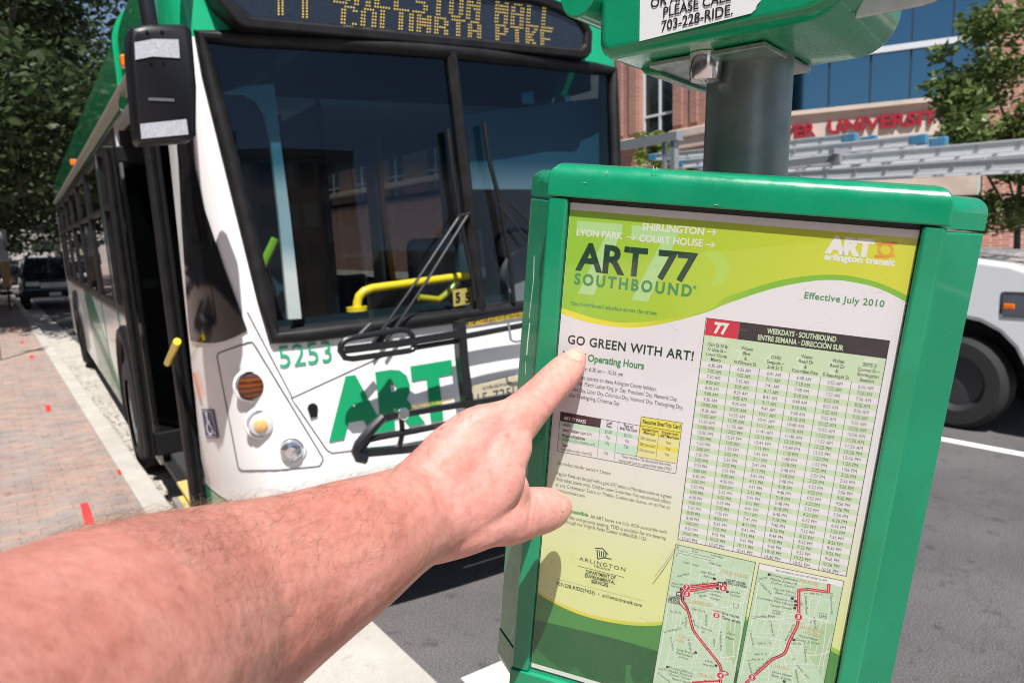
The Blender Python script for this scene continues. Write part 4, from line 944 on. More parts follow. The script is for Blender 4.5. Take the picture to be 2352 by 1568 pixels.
bm = bmesh.new(); bm.from_mesh(bcp.data); bmesh.ops.bevel(bm, geom=[e for e in bm.edges if max(v.co.y for v in e.verts) < -.46], offset=.013, segments=6, profile=.5, affect='EDGES'); bm.to_mesh(bcp.data); bm.free(); bcp.data.polygons.foreach_set('use_smooth',[True]*len(bcp.data.polygons))
mb = MB(); mb.box((.001,-.429,-.012),(.2535,.003,-.0015)); mb.build('backing', mat('backing_black',(.03,.028,.028),.5), STOP)
# scuffs in the paint
mb = MB()
for pts, z in (([(1228,590),(1226,640),(1222,680),(1217,720)],-.028), ([(1217,735),(1214,765),(1212,790)],-.03)):
    P = [sp(x,y,z) for x,y in pts]
mb = MB()
for a, b, wd_ in (((1500,382),(1503,392),.0003),((1508,384),(1510,391),.0003),((1395,392),(1393,398),.0003),((1640,470),(1650,471),.0002),((1340,420),(1348,421),.0002)):
    A, B_ = sp(*a,.0078), sp(*b,.0078); mb.tube([A,B_], wd_, 4)
wn_ = np.array([-.728,0,.686]); wp0 = np.array([XL+.001,0,-.013])
def wing(px, py): d = SB @ ray(px, py); return _so + d*((wn_ @ (wp0-_so))/(wn_ @ d)) + wn_*.0002
for pts, r_ in (([(1228,588),(1227,640),(1221,690),(1217,730)],.00055),([(1218,742),(1214,780),(1211,815)],.0009),([(1209,830),(1208,860)],.0005)): mb.tube([wing(*q) for q in pts], r_, 4)
mb.build('scratch', mat('scratch_pale',(.55,.68,.6),.6), STOP)
# ---------------- poster
PAPER = mat('poster_paper', (.72,.715,.735), .4, spec=.3)
POST = MB().prism([(.001,-.427,0),(.2535,-.427,0),(.2535,-.0005,0),(.001,-.0005,0)], (0,0,-.0012)).build('poster', PAPER, STOP)
REG = {'A':(2000,620,2.306),'B':(2900,620,1.9666),'C':(2000,1250,2.091),'D':(2700,1250,2.091),'E':(2000,1950,2.008),'F':(2600,1950,2.008)}
def P(r, x, y, z=0.0):
    o = REG[r]; q = sp((o[0]+x/o[2])/1.7415, (o[1]+y/o[2])/1.7415, 0); return (q[0], q[1], z)
def clampx(p): return (min(max(p[0],.0012),.2533), min(max(p[1],-.425),-.0062), p[2])
def grad_mat(name, c0, c1, x0, x1, axis=0):
    m = bpy.data.materials.new(name); m.use_nodes = True; t = m.node_tree; b = t.nodes['Principled BSDF']
    tc = t.nodes.new('ShaderNodeTexCoord'); s = t.nodes.new('ShaderNodeSeparateXYZ'); t.links.new(tc.outputs['Object'], s.inputs[0])
    mr = t.nodes.new('ShaderNodeMapRange'); mr.inputs[1].default_value = x0; mr.inputs[2].default_value = x1; t.links.new(s.outputs[axis], mr.inputs[0])
    r = t.nodes.new('ShaderNodeValToRGB'); r.color_ramp.elements[0].color = (*c0,1); r.color_ramp.elements[1].color = (*c1,1)
    t.links.new(mr.outputs[0], r.inputs[0]); t.links.new(r.outputs[0], b.inputs['Base Color']); b.inputs['Roughness'].default_value = .4; b.inputs['Specular IOR Level'].default_value = .3; return m
INK = dict(dk=mat('ink_dark_green',(.012,.055,.03),.4), gr=mat('ink_green',(.06,.27,.10),.4), wh=mat('ink_white',(.72,.74,.68),.4), bk=mat('ink_black',(.022,.02,.024),.4), tx=mat('ink_grey_black',(.045,.043,.05),.4),
  red=mat('ink_red',(.55,.018,.045),.4), lg=mat('ink_pale_green',(.42,.62,.33),.4), st=mat('ink_stripe_green',(.53,.68,.45),.4), yel=mat('ink_yellow',(.72,.66,.08),.4), ye2=mat('ink_pale_yellow',(.72,.70,.30),.4), ora=mat('ink_orange',(.75,.30,.03),.4), oran=mat('ink_tan_orange',(.60,.33,.14),.4),
  map=mat('ink_map_green',(.47,.65,.45),.4), rd=mat('ink_road_white',(.70,.74,.70),.4), gh=mat('ink_ghost_green',(.42,.66,.28),.4), dg=mat('ink_forest',(.012,.115,.035),.4), mg=mat('ink_mid_green',(.06,.26,.06),.4), pk=mat('ink_route_core',(.75,.42,.42),.4), brn=mat('ink_maroon',(.05,.022,.028),.4), mint=mat('ink_mint',(.50,.71,.55),.4), bnd=mat('ink_band_green',(.22,.50,.05),.4), pal=mat('ink_pale_lime',(.66,.72,.36),.4), bl=mat('ink_blade',(.63,.71,.32),.4))
def fill(name, pts, m, z, parent=POST):
    mb = MB(); mb.poly([clampx((p[0],p[1],z*mm)) for p in pts]); return mb.build(name, m, parent, recalc=False)
def smooth(pts, n=6):
    out_ = []; p = [np.array(q[:2]) for q in pts]
    for i in range(len(p)-1):
        p0, p1, p2, p3 = p[max(i-1,0)], p[i], p[i+1], p[min(i+2,len(p)-1)]
        for k in range(n):
            t = k/n; out_.append(.5*((2*p1)+(-p0+p2)*t+(2*p0-5*p1+4*p2-p3)*t*t+(-p0+3*p1-3*p2+p3)*t**3))
    out_.append(p[-1]); return [(a[0],a[1]) for a in out_]
# upper lime band, yellow crescent and green arc
yl = smooth([P('A',560,1406),P('A',700,1452),P('A',850,1500),P('A',1000,1531),P('A',1140,1546),P('A',1300,1541),P('A',1500,1519),P('A',1700,1482),P('A',1950,1418),P('B',0,1123),P('B',300,1022),P('B',500,972),P('B',700,946),P('B',850,942),P('B',1000,953),P('B',1200,1002),P('B',1350,1064),P('B',1440,1110)])
lo_ = smooth([P('C',500,6),P('C',600,40),P('C',700,72),P('C',900,110),P('C',1080,124),P('C',1250,113),P('C',1450,74),P('C',1720,0),P('B',0,1175),P('B',300,1072),P('B',500,1022),P('B',700,990),P('B',820,983),P('B',950,991),P('B',1150,1031),P('B',1300,1090),P('B',1440,1165)])
LIME = grad_mat('lime_gradient', (.30,.55,.05), (.60,.62,.045), .02, .24)
fill('upper_band', [(0.0012,-.0062),(.2533,-.0062)]+yl[::-1], LIME, .15)
CRES = grad_mat('crescent_gradient', (.72,.68,.06), (.20,.47,.04), .05, .15)
fill('band_edge', yl+lo_[::-1], CRES, .12)
for k, pts in enumerate([[(710,605),(1132,638),(1126,700),(865,1293),(718,1278),(972,748),(706,722)], [(1215,645),(1648,692),(1640,748),(1363,1355),(1212,1338),(1486,808),(1210,780)]]):
    fill('ghost_numeral', [P('A',*q) for q in pts], INK['gh'], .3)
fill('leaf_shape', smooth([P('A',1850,900),P('A',1990,880),P('A',2090,960),P('A',2110,1080),P('A',2050,1180),P('A',1950,1210),P('A',1990,1100),P('A',1960,980),P('A',1850,900)],4), mat('ink_lime_light',(.42,.62,.09),.4), .25)
# lower field: white fading to pale lime, yellow line, dark greens
PALE = grad_mat('pale_lime_gradient', (.66,.72,.33), (.70,.705,.68), -.31, -.205, 1)
up_y = smooth([P('E',295,815),P('E',400,885),P('E',600,975),P('E',800,1035),P('E',1000,1070),P('E',1150,1080),P('E',1315,1071),P('F',440,1030),P('F',900,1040),P('F',1200,1130),P('F',1440,1262),P('F',1560,1325)])
dn_y = smooth([P('E',288,832),P('E',400,907),P('E',600,1001),P('E',800,1061),P('E',1000,1096),P('E',1150,1107),P('E',1315,1099),P('F',440,1056),P('F',900,1072),P('F',1200,1160),P('F',1440,1300),P('F',1560,1365)])
fill('lower_field', [(0.0012,-.205),(.2533,-.205)]+up_y[::-1], PALE, .12)
for pts in ([('E',640,40),('E',590,250),('E',560,330),('E',520,80)], [('E',860,190),('E',880,140),('E',950,128),('E',1010,165),('E',1003,280),('E',850,240)], [('C',1100,1345),('C',1250,1310),('C',1420,1320),('C',1500,1370),('C',1440,1440)]):
    pass
fill('lower_line', up_y+dn_y[::-1], grad_mat('line_gradient',(.68,.62,.08),(.28,.55,.05),.06,.2), .14)
fill('hill_band', dn_y+[(.2533,-.425),(.0012,-.425)], INK['mg'], .13)
fill('dark_hill', [P('E',250,1052),P('E',370,1078),P('E',870,1195),P('E',1280,1312),(.2533,-.372),(.2533,-.425),(.0012,-.425)], INK['dg'], .2)
fill('fern_shape', smooth([P('E',1005,1568),P('E',1010,1480),P('E',1008,1430),P('E',1030,1418),P('E',1055,1430),P('E',1045,1480),P('E',1075,1568)],3), mat('ink_fern',(.03,.2,.06),.4), .3)
fill('hill_shape', smooth([(.0012,-.405),P('E',480,1450),P('E',560,1475),P('E',600,1438),P('E',640,1475),P('E',730,1568),(.05,-.425),(.0012,-.425)],3), mat('ink_fern2',(.025,.17,.05),.4), .25)
fill('margin_line', [(.0012,-.4225),(.2533,-.4225),(.2533,-.4265),(.0012,-.4265)], INK['wh'], .35)
# ---- text on the poster
TB = {}
def T(m, s, a, b, cap, bold=.0, z=.7, space=1.0, shear=0.0):
    """a, b: (region, x, y) baseline ends; cap: capital height in mm"""
    mb = TB.setdefault(m, MB()); put_text(mb, s, P(*a), P(*b), cap*mm, (0,1,0), (0,0,1), bold=bold, off=z*mm, space=space, shear=shear)
def hcap(r, x, y, h):                     # pixel height -> mm at that place
    return abs(P(r,x,y)[1]-P(r,x,y-h)[1])*1000
def arrow(m, a, b, w_=.8):
    A, B_ = np.array(P(*a)[:2]), np.array(P(*b)[:2]); d = (B_-A)/np.linalg.norm(B_-A); n_ = np.array([-d[1],d[0]])
    mb = TB.setdefault(m, MB()); h = w_*mm*.5
    mb.poly([(*(A+n_*h),.0007),(*(A-n_*h),.0007),(*(B_-n_*h-d*.0008),.0007),(*(B_+n_*h-d*.0008),.0007)])
    for s in (1,-1): mb.poly([(*(B_),.0007),(*(B_-d*.0022+n_*s*.0022),.0007),(*(B_-d*.0032+n_*s*.0018),.0007),(*(B_-d*.0012),.0007)])
T('wh','LYON PARK',('A',705,740),('A',1132,778),hcap('A',705,740,58),.025)
T('wh','SHIRLINGTON',('A',1310,690),('A',1880,738),hcap('A',1310,690,62),.025)
T('wh','COURT HOUSE',('A',1280,797),('A',1868,845),hcap('A',1280,797,62),.025)
arrow('wh',('A',1168,757),('A',1254,763)); arrow('wh',('A',1908,708),('A',1998,714)); arrow('wh',('A',1895,824),('A',1985,832))
T('dk','ART 77',('A',693,1052),('A',1800,1170),hcap('A',760,1050,242),.032)
T('gr','SOUTHBOUND',('A',682,1188),('A',1765,1306),hcap('A',690,1190,98),.04,space=1.35)
T('gr','*',('A',1776,1262),('A',1808,1266),hcap('A',1776,1262,60),.02)
T('gr','*See Northbound schedule across the street',('A',648,1382),('A',1445,1477),hcap('A',660,1380,36),.02,space=1.08)
T('wh','ART',('B',782,762),('B',1158,798),hcap('B',790,760,122),.07,space=.95)
T('wh','arlington transit',('B',778,820),('B',1333,872),hcap('B',778,820,48),.05)
T('gr','Effective July 2010',('B',622,1126),('B',1250,1196),hcap('B',622,1125,50),.02,space=1.08)
# ring emblem beside the logo
mb = TB.setdefault('ora', MB()); c0 = np.array(P('B',1263,747)); ex = np.array(P('B',1330,752))-c0; ey = np.array(P('B',1263,685))-c0
for r0, r1 in ((.62,.80),(.86,1.0)):
    pa = [c0+ex*r0*math.cos(t)+ey*r0*math.sin(t) for t in np.linspace(0,6.283,25)]; pb = [c0+ex*r1*math.cos(t)+ey*r1*math.sin(t) for t in np.linspace(0,6.283,25)]
    for k in range(24): mb.poly([(*q[:2],.0007) for q in (pa[k],pa[k+1],pb[k+1],pb[k])])
for a, b in ((('B',1190,703),('B',1355,697)),(('B',1235,690),('B',1355,690)),(('B',1175,793),('B',1338,792)),(('B',1180,802),('B',1290,806))):
    A, B_ = P(*a), P(*b); mb.poly([(A[0],A[1]-.0007,.0008),(B_[0],B_[1]-.0007,.0008),(B_[0],B_[1]+.0007,.0008),(A[0],A[1]+.0007,.0008)])
T('dk','GO GREEN WITH ART!',('C',565,257),('C',1615,402),hcap('C',600,255,72),.022,space=1.08)
T('gr','ART 77 Operating Hours',('C',505,372),('C',1203,474),hcap('C',780,405,58),.03)
T('tx','Monday - Friday: 6:30 am \u2013 10:56 pm',('C',500,453),('C',1028,534),hcap('C',720,490,34))
T('tx','ART 77 does not operate on these Arlington County holidays:',('C',497,528),('C',1308,655),hcap('C',700,560,34))
T('tx',"New Year's Day, Martin Luther King, Jr. Day, Presidents' Day, Memorial Day,",('C',490,578),('C',1483,742),hcap('C',700,600,34))
T('tx',"Independence Day, Labor Day, Columbus Day, Veterans' Day, Thanksgiving Day,",('C',484,633),('C',1530,808),hcap('C',700,650,34))
T('tx','Day after Thanksgiving, Christmas Day',('C',520,692),('C',998,778),hcap('C',700,700,34))
# fares table
fz = .0004
def quad(m, pts, z=.4): 
    mb = TB.setdefault(m, MB()); mb.poly([(P(*q)[0],P(*q)[1],z*mm) for q in pts])
def line(m, pts, w_=.35, z=.75):
    mb = TB.setdefault(m, MB()); Q = [np.array(P(*q)[:2]) for q in pts]
    for a, b in zip(Q, Q[1:]):
        d = (b-a)/np.linalg.norm(b-a); n_ = np.array([-d[1],d[0]])*w_*mm/2; e = d*w_*mm*.3
        mb.poly([(*(a-n_-e),z*mm),(*(b-n_+e),z*mm),(*(b+n_+e),z*mm),(*(a+n_-e),z*mm)])
quad('brn',[('C',508,828),('C',845,888),('C',838,962),('C',503,905)],.5)
quad('mint',[('C',503,907),('C',838,963),('C',1165,1030),('C',1160,1062),('C',833,1005),('C',498,945)],.42)
quad('mint',[('C',494,1010),('C',826,1062),('C',1155,1120),('C',1146,1200),('C',966,1168),('C',818,1130),('C',488,1075)],.42)
quad('yel',[('C',1182,868),('C',1525,922),('C',1514,1000),('C',1170,940)],.45); quad('ye2',[('C',1168,942),('C',1514,1000),('C',1478,1260),('C',1143,1200)],.44)
quad('yel',[('C',1168,942),('C',1514,1000),('C',1508,1062),('C',1160,1002)],.46); quad('yel',[('C',1152,1082),('C',1496,1140),('C',1490,1172),('C',1148,1118)],.46)
line('bk',[('C',508,828),('C',845,888),('C',1176,946)]); line('bk',[('C',508,828),('C',478,1158),('C',810,1218),('C',1470,1345),('C',1525,922),('C',1182,868),('C',1143,1202)],.4)
line('bk',[('C',845,888),('C',810,1218)],.25); line('bk',[('C',990,912),('C',952,1246)],.25); line('bk',[('C',1170,942),('C',1514,1002)],.35); line('bk',[('C',1333,970),('C',1302,1230)],.25); line('bk',[('C',960,1168),('C',1478,1262)],.25)
T('wh','ART 77 FARES',('C',532,893),('C',720,926),hcap('C',540,893,27),.02)
for s, a, b, bo_ in (('Adults',(528,945),(588,952),1),('Senior Citizens',(525,990),(663,1012),1),('(ages 65+)',(672,1013),(770,1030),0),('People w/Disabilities',(520,1035),(712,1068),1),('(w/WMATA ID or Medicare card)',(517,1070),(792,1116),0),('Teens',(512,1114),(565,1123),1),('(w/middle or high school ID)',(510,1150),(767,1196),0),
    ('Cash',(890,930),(938,937),1),('Fare',(890,960),(932,966),1),('Fare w/',(1036,954),(1112,967),1),('SmarTrip Card',(1001,975),(1143,1000),1),('$1.50',(878,1005),(934,1014),0),('75\u00a2',(883,1053),(918,1059),0),('75\u00a2',(877,1102),(912,1108),0),('75\u00a2',(868,1184),(903,1190),0),('$1.50',(1038,1034),(1097,1043),0),('75\u00a2',(1043,1084),(1078,1090),0),('75\u00a2',(1037,1131),(1072,1137),0),
    ('Transfer from',(1182,983),(1320,1004),1),('Metrorail',(1200,1012),(1295,1030),1),('Transfer from',(1350,1010),(1490,1032),1),('ART/Metrobus',(1338,1040),(1495,1063),1),('50\u00a2 discount',(1175,1058),(1305,1082),0),('50\u00a2 discount',(1169,1108),(1299,1132),0),('50\u00a2 discount',(1164,1156),(1293,1180),0),('free',(1390,1095),(1428,1102),0),('free',(1384,1145),(1422,1151),0),('free',(1378,1194),(1415,1200),0),
    ('Teens receive a 75\u00a2 discounted fare when',(1013,1210),(1427,1284),0),('paying with cash or a green iRide token ONLY',(994,1246),(1438,1322),0)):
    T('bk' if bo_ else 'tx', s, ('C',*a), ('C',*b), hcap('C',a[0],a[1],26), .02 if bo_ else 0)
T('dk','Requires SmarTrip Card',('C',1193,924),('C',1508,972),hcap('C',1193,924,32),.03)
T('tx','Bus-to-bus transfer period = 2 hours',('C',483,1268),('C',923,1358),hcap('C',483,1268,30))
T('tx','Regular Fares can be paid with a gold ART token, a Metrobus token or a green',('C',475,1355),('C',1433,1555),hcap('C',475,1355,30))
T('tx','iRide token (teens only). Children under 5 ride free. You can purchase tokens',('C',470,1402),('E',1370,130),hcap('C',475,1355,30))
T('tx','at any Commuter Store or Mobile Commuter Store, or online at',('C',465,1448),('E',1363,172),hcap('C',475,1355,30),space=1.08)
T('tx','commuterdirect.com.',('E',442,26),('E',685,80),hcap('E',442,26,27))
T('gr','Accessible',('E',528,190),('E',708,232),hcap('E',530,192,29),.03)
T('tx','All ART buses are fully ADA accessible with',('E',725,242),('E',1337,370),hcap('E',725,240,28),space=1.05)
T('tx','wheelchair lifts and priority seating. TDD is available for the hearing',('E',405,218),('E',1330,418),hcap('E',725,240,28))
T('tx','impaired through the Virginia Relay Center at 800-828-1120.',('E',395,253),('E',1180,427),hcap('E',725,240,28))
T('dk','ARLINGTON',('E',635,580),('E',1006,672),hcap('E',635,580,29),.005,space=1.25)
T('dk','VIRGINIA',('E',748,634),('E',885,668),hcap('E',748,634,20),.01,space=1.1)
line('dk',[('E',628,627),('E',998,718)],.4)
for s, a, b in (('DEPARTMENT OF',(688,684),(927,736)),('ENVIRONMENTAL',(682,716),(925,774)),('SERVICES',(732,762),(868,793))): T('dk',s,('E',*a),('E',*b),hcap('E',700,690,27),.03)
for pts in ([(765,485),(825,487),(865,533)],[(780,500),(785,570),(840,560),(893,572)]): line('dk',[('E',*q) for q in pts],1.0)
for k in range(4): line('dk',[('E',796+k*18,502+k*6),('E',802+k*16,552+k*1)],.9)
line('gr',[('E',452,730),('E',1157,908)],.2)
T('dk','703-228-RIDE(7433)  \u2022  arlingtontransit.com',('E',450,778),('E',1140,957),hcap('E',450,778,28),.02,space=1.06)
# ---- timetable
U_ = .977*mm
def tp(u, v, z): return (u*U_, -v*U_, z*mm)
TT = MB().prism([tp(121.2,82,.4),tp(253.6,82,.4),tp(253.6,275,.4),tp(121.2-.9,275,.4)], (0,0,-.0003)).build('timetable', PAPER, POST)
TM = {}
def TQ(m, u0, v0, u1, v1, z): TM.setdefault(m, MB()).poly([tp(u0,v0,z),tp(u1,v0,z),tp(u1,v1,z),tp(u0,v1,z)])
TQ('bk',146.6,82.2,253.5,96,.55); TQ('red',121.2,82.2,146.55,96,.55); TQ('st',120.9,96,253.5,117.4,.5)
ROWV = lambda i: 120.1+(273.1-120.1)*i/32
for i in range(1,33,2): TQ('st',120.6,ROWV(i)-2.4,253.4,ROWV(i)+2.4,.5)
def TT_(m, s, uc, v, w_, cap, bold=0): 
    put_text(TM.setdefault(m, MB()), s, tp(uc-w_/2,v,0), tp(uc+w_/2,v,0), cap*U_, (0,1,0), (0,0,1), bold=bold, off=.75*mm)
TT_('wh','77',133.2,93.2,11.3,8.2,.05)
TT_('st','WEEKDAYS \u00b7 SOUTHBOUND',192.5,88.2,50,3.9,.03); TT_('st','ENTRE SEMANA \u00b7 DIRECCI\u00d3N SUR',192.5,94.2,62,3.9,.03)
for s, u, c in (('6',124.2,9),('7',147,9),('4',168.5,9.5),('3',191,9.5),('2',214.5,9.5),('1',238,9.5)):
    put_text(TM.setdefault('ghost', MB()), s, tp(u,113.6,0), tp(u+6.5,113.6,0), c*U_, (0,1,0), (0,0,1), bold=.04, off=.6*mm)
TT_('wh','DEPART',133,100.3,10.5,3.0,.03); TT_('wh','ARRIVE',243.5,100.3,10.2,3.0,.03)
COLC = [131.6,154.1,176.6,198.6,221,242.6]
heads = [(['15th St N &','N Uhle St \u2013','Court House','Metro'],[15.5,14.5,16,7.8]),(['Wilson','Blvd','&','N Fillmore St'],[9,5.6,1.9,17]),(['DHS/','Sequoia \u2013','2nd St S'],[7.4,13,11.3]),(['Walter','Reed Dr','&','Columbia Pike'],[8.8,10.6,1.9,18.6]),(['Walter','Reed Dr','&','S Randolph St'],[8.8,10.6,1.9,18.6]),(['2975 S','Quincy St \u2013','Shirlington','Station'],[9.6,15,14.8,9.6])]
for k, (ls, ws_) in enumerate(heads):
    v0 = 116.4-3.95*(len(ls)-1)
    for j, (s, w_) in enumerate(zip(ls, ws_)): TT_('bk', s, COLC[k]+.6, v0+3.95*j-(0 if k == 0 else .6), w_, 2.75, .012)
offs = [0,5,11,18,22,26]
for i in range(33):
    for k in range(6):
        mins = 390+30*i+offs[k]; h, m_ = mins//60, mins % 60; ap = 'AM' if h < 12 else 'PM'; h12 = h if h <= 12 else h-12
        s = f'{h12}:{m_:02d} {ap}'; w_ = 10.4 if h12 < 10 else 12.2
        TT_('tx', s, COLC[k]+.7-(ROWV(i)-120)*.013, ROWV(i)+1.35, w_, 2.9)
for k in range(5):
    u = [143.9,166.1,188.6,211.1,232.9][k]; TQ('bk',u-.18,117.2,u+.18,275,.6)
for a in ((121.0,82,253.8,82.45),(120.4,274.7,253.7,275.2),(120.4,82,120.95,275),(253.3,82,253.8,275.2)): TQ('bk',*a,.65)
INK['ghost'] = mat('ink_ghost_stripe',(.60,.73,.53),.4)
for k, mb in TM.items(): mb.build('timetable_print', INK[k], TT, recalc=False)
# ---- route maps
MP = {}
def mpoly(m, pts, z): MP.setdefault(m, MB()).poly([(P('F',*q)[0],P('F',*q)[1],z*mm) for q in pts])
def mline(m, pts, w_, z, sm=True):
    Q = [np.array(P('F',*q)[:2]) for q in pts]
    if sm and len(Q) > 2: Q = [np.array(q) for q in smooth(Q, 4)]
    mb = MP.setdefault(m, MB())
    for a, b in zip(Q, Q[1:]):
        L_ = np.linalg.norm(b-a)
        if L_ < 1e-6: continue
        d = (b-a)/L_; n_ = np.array([-d[1],d[0]])*w_*mm/2; e = d*w_*mm*.25
        mb.poly([(*(a-n_-e),z*mm),(*(b-n_+e),z*mm),(*(b+n_+e),z*mm),(*(a+n_-e),z*mm)])
LM = [(207,453),(848,598),(670,1580),(18,1580)]; RM = [(878,605),(1558,748),(1395,1580),(690,1580)]
M1 = fill('route_map', [P('F',*q) for q in LM], INK['map'], .4); M2 = fill('route_map', [P('F',*q) for q in RM], INK['map'], .4)
mpoly('rd2', [(873,652),(878,605),(1558,748),(1548,797)], .45)
def inside(q, a, b): pass
random.seed(11)
def street_grid(quad_, n1, n2, skip):
    c = [np.array(q, float) for q in quad_]
    def bl(u, v): return tuple((c[0]*(1-u)+c[1]*u)*(1-v)+(c[3]*(1-u)+c[2]*u)*v)
    for i in range(n1):
        u = (i+.5+random.uniform(-.25,.25))/n1; v0, v1 = sorted((random.uniform(.02,.5), random.uniform(.45,.99)))
        mline('rd', [bl(min(.98,max(.02,u+random.uniform(-.03,.03))), v0+(v1-v0)*k/3) for k in range(4)], random.choice((.45,.55,.7)), .48)
    for i in range(n2):
        v = (i+.5+random.uniform(-.25,.25))/n2; u0, u1 = sorted((random.uniform(.02,.45), random.uniform(.5,.98)))
        sk = random.choice((0,0,.02,-.03)); mline('rd', [bl(u0+(u1-u0)*k/3, min(.99,max(.01,v+sk*k/3))) for k in range(4)], random.choice((.4,.5,.6)), .48)
street_grid(LM, 15, 26, 0); street_grid([(870,690),(1545,800),(1395,1580),(700,1580)], 14, 22, 0)
mpoly('map2', [(600,1050),(752,1100),(690,1440),(610,1330)], .46); mpoly('map2', [(1290,1100),(1480,1090),(1400,1560),(1250,1300)], .46)
for pts in ([(215,560),(330,520),(520,640),(700,780),(790,830)],[(460,880),(590,960),(800,900)],[(330,1180),(430,1260),(520,1360),(680,1350)]): mline('rd', pts, 1.0, .49)
mline('rd',[(800,1190),(1000,1210),(1120,1260),(1200,1330),(1350,1340),(1440,1310)],.8,.49); mline('rd',[(1060,1230),(1150,1380),(1260,1560)],.8,.49); mline('rd',[(1040,1270),(1090,1420),(1150,1568)],.7,.49); mline('rd',[(815,1040),(1000,1060),(1190,1035),(1440,1075)],.9,.49)
def route(pts, sm=True): mline('red', pts, 2.5, .6, sm); mline('pk', pts, .45, .64, sm)
route([(245,838),(300,800),(460,778),(560,768),(600,772),(606,800)]); route([(262,880),(265,852),(300,830),(470,800),(560,790)])
route([(262,880),(262,905),(300,970),(335,1100),(360,1160),(460,1290),(540,1390),(570,1450),(566,1505),(566,1580)]); mline('red',[(232,900),(240,930),(290,985)],1.0,.6); mline('red',[(566,1470),(610,1475),(628,1495),(600,1502)],1.0,.6)
route([(1437,775),(1432,836),(1265,812),(1195,822),(1195,1030)],False); route([(1192,1040),(1180,1110),(1120,1230),(1085,1320),(1030,1355),(985,1375),(900,1450),(820,1520),(770,1568)]); mline('red',[(560,1548),(345,1560),(345,1580)],1.6,.6,False)
def mdisc(q, s, r=2.9):
    c = np.array(P('F',*q)); mb = MP.setdefault('red', MB())
    MP.setdefault('rd2', MB()).poly([(c[0]+(r+.35)*mm*math.cos(t), c[1]+(r+.35)*mm*math.sin(t), .00068) for t in np.linspace(0,6.283,19)[:-1]])
    mb.poly([(c[0]+r*mm*math.cos(t), c[1]+r*mm*math.sin(t), .00072) for t in np.linspace(0,6.283,19)[:-1]])
    put_text(MP.setdefault('rd2', MB()), s, c+[-.0011,-.0015,0], c+[.0011,-.0015,0], .0031, (0,1,0), (0,0,1), bold=.04, off=.00078)
for q, s in (((295,798),'7'),((296,851),'5'),((588,805),'6'),((566,1505),'4'),((1192,1035),'3'),((820,1521),'2')): mdisc(q, s)
mdisc((534,1023),'5',2.6); mline('red',[(510,983),(570,998)],.7,.6)
for q in ((566,773),(231,851)):
    c = np.array(P('F',*q)); r = .0021; MP.setdefault('bk', MB()).poly([(c[0]-r,c[1]-r,.0007),(c[0]+r,c[1]-r,.0007),(c[0]+r,c[1]+r,.0007),(c[0]-r,c[1]+r,.0007)])
    put_text(MP['rd2'], 'M', c+[-.0012,-.0011,0], c+[.0012,-.0011,0], .0022, (0,1,0), (0,0,1), bold=.04, off=.00078)
def ML(m, s, a, b, cap=17, bold=0, shear=0): put_text(MP.setdefault(m, MB()), s, P('F',*a), P('F',*b), hcap('F',a[0],a[1],cap)*mm if abs(b[0]-a[0]) > abs(b[1]-a[1])*.6 else .0017, tuple(np.array([-(P('F',*b)[1]-P('F',*a)[1]), P('F',*b)[0]-P('F',*a)[0], 0])/np.linalg.norm(np.array(P('F',*b))-np.array(P('F',*a)))), (0,0,1), bold=bold, off=.0008, shear=shear)
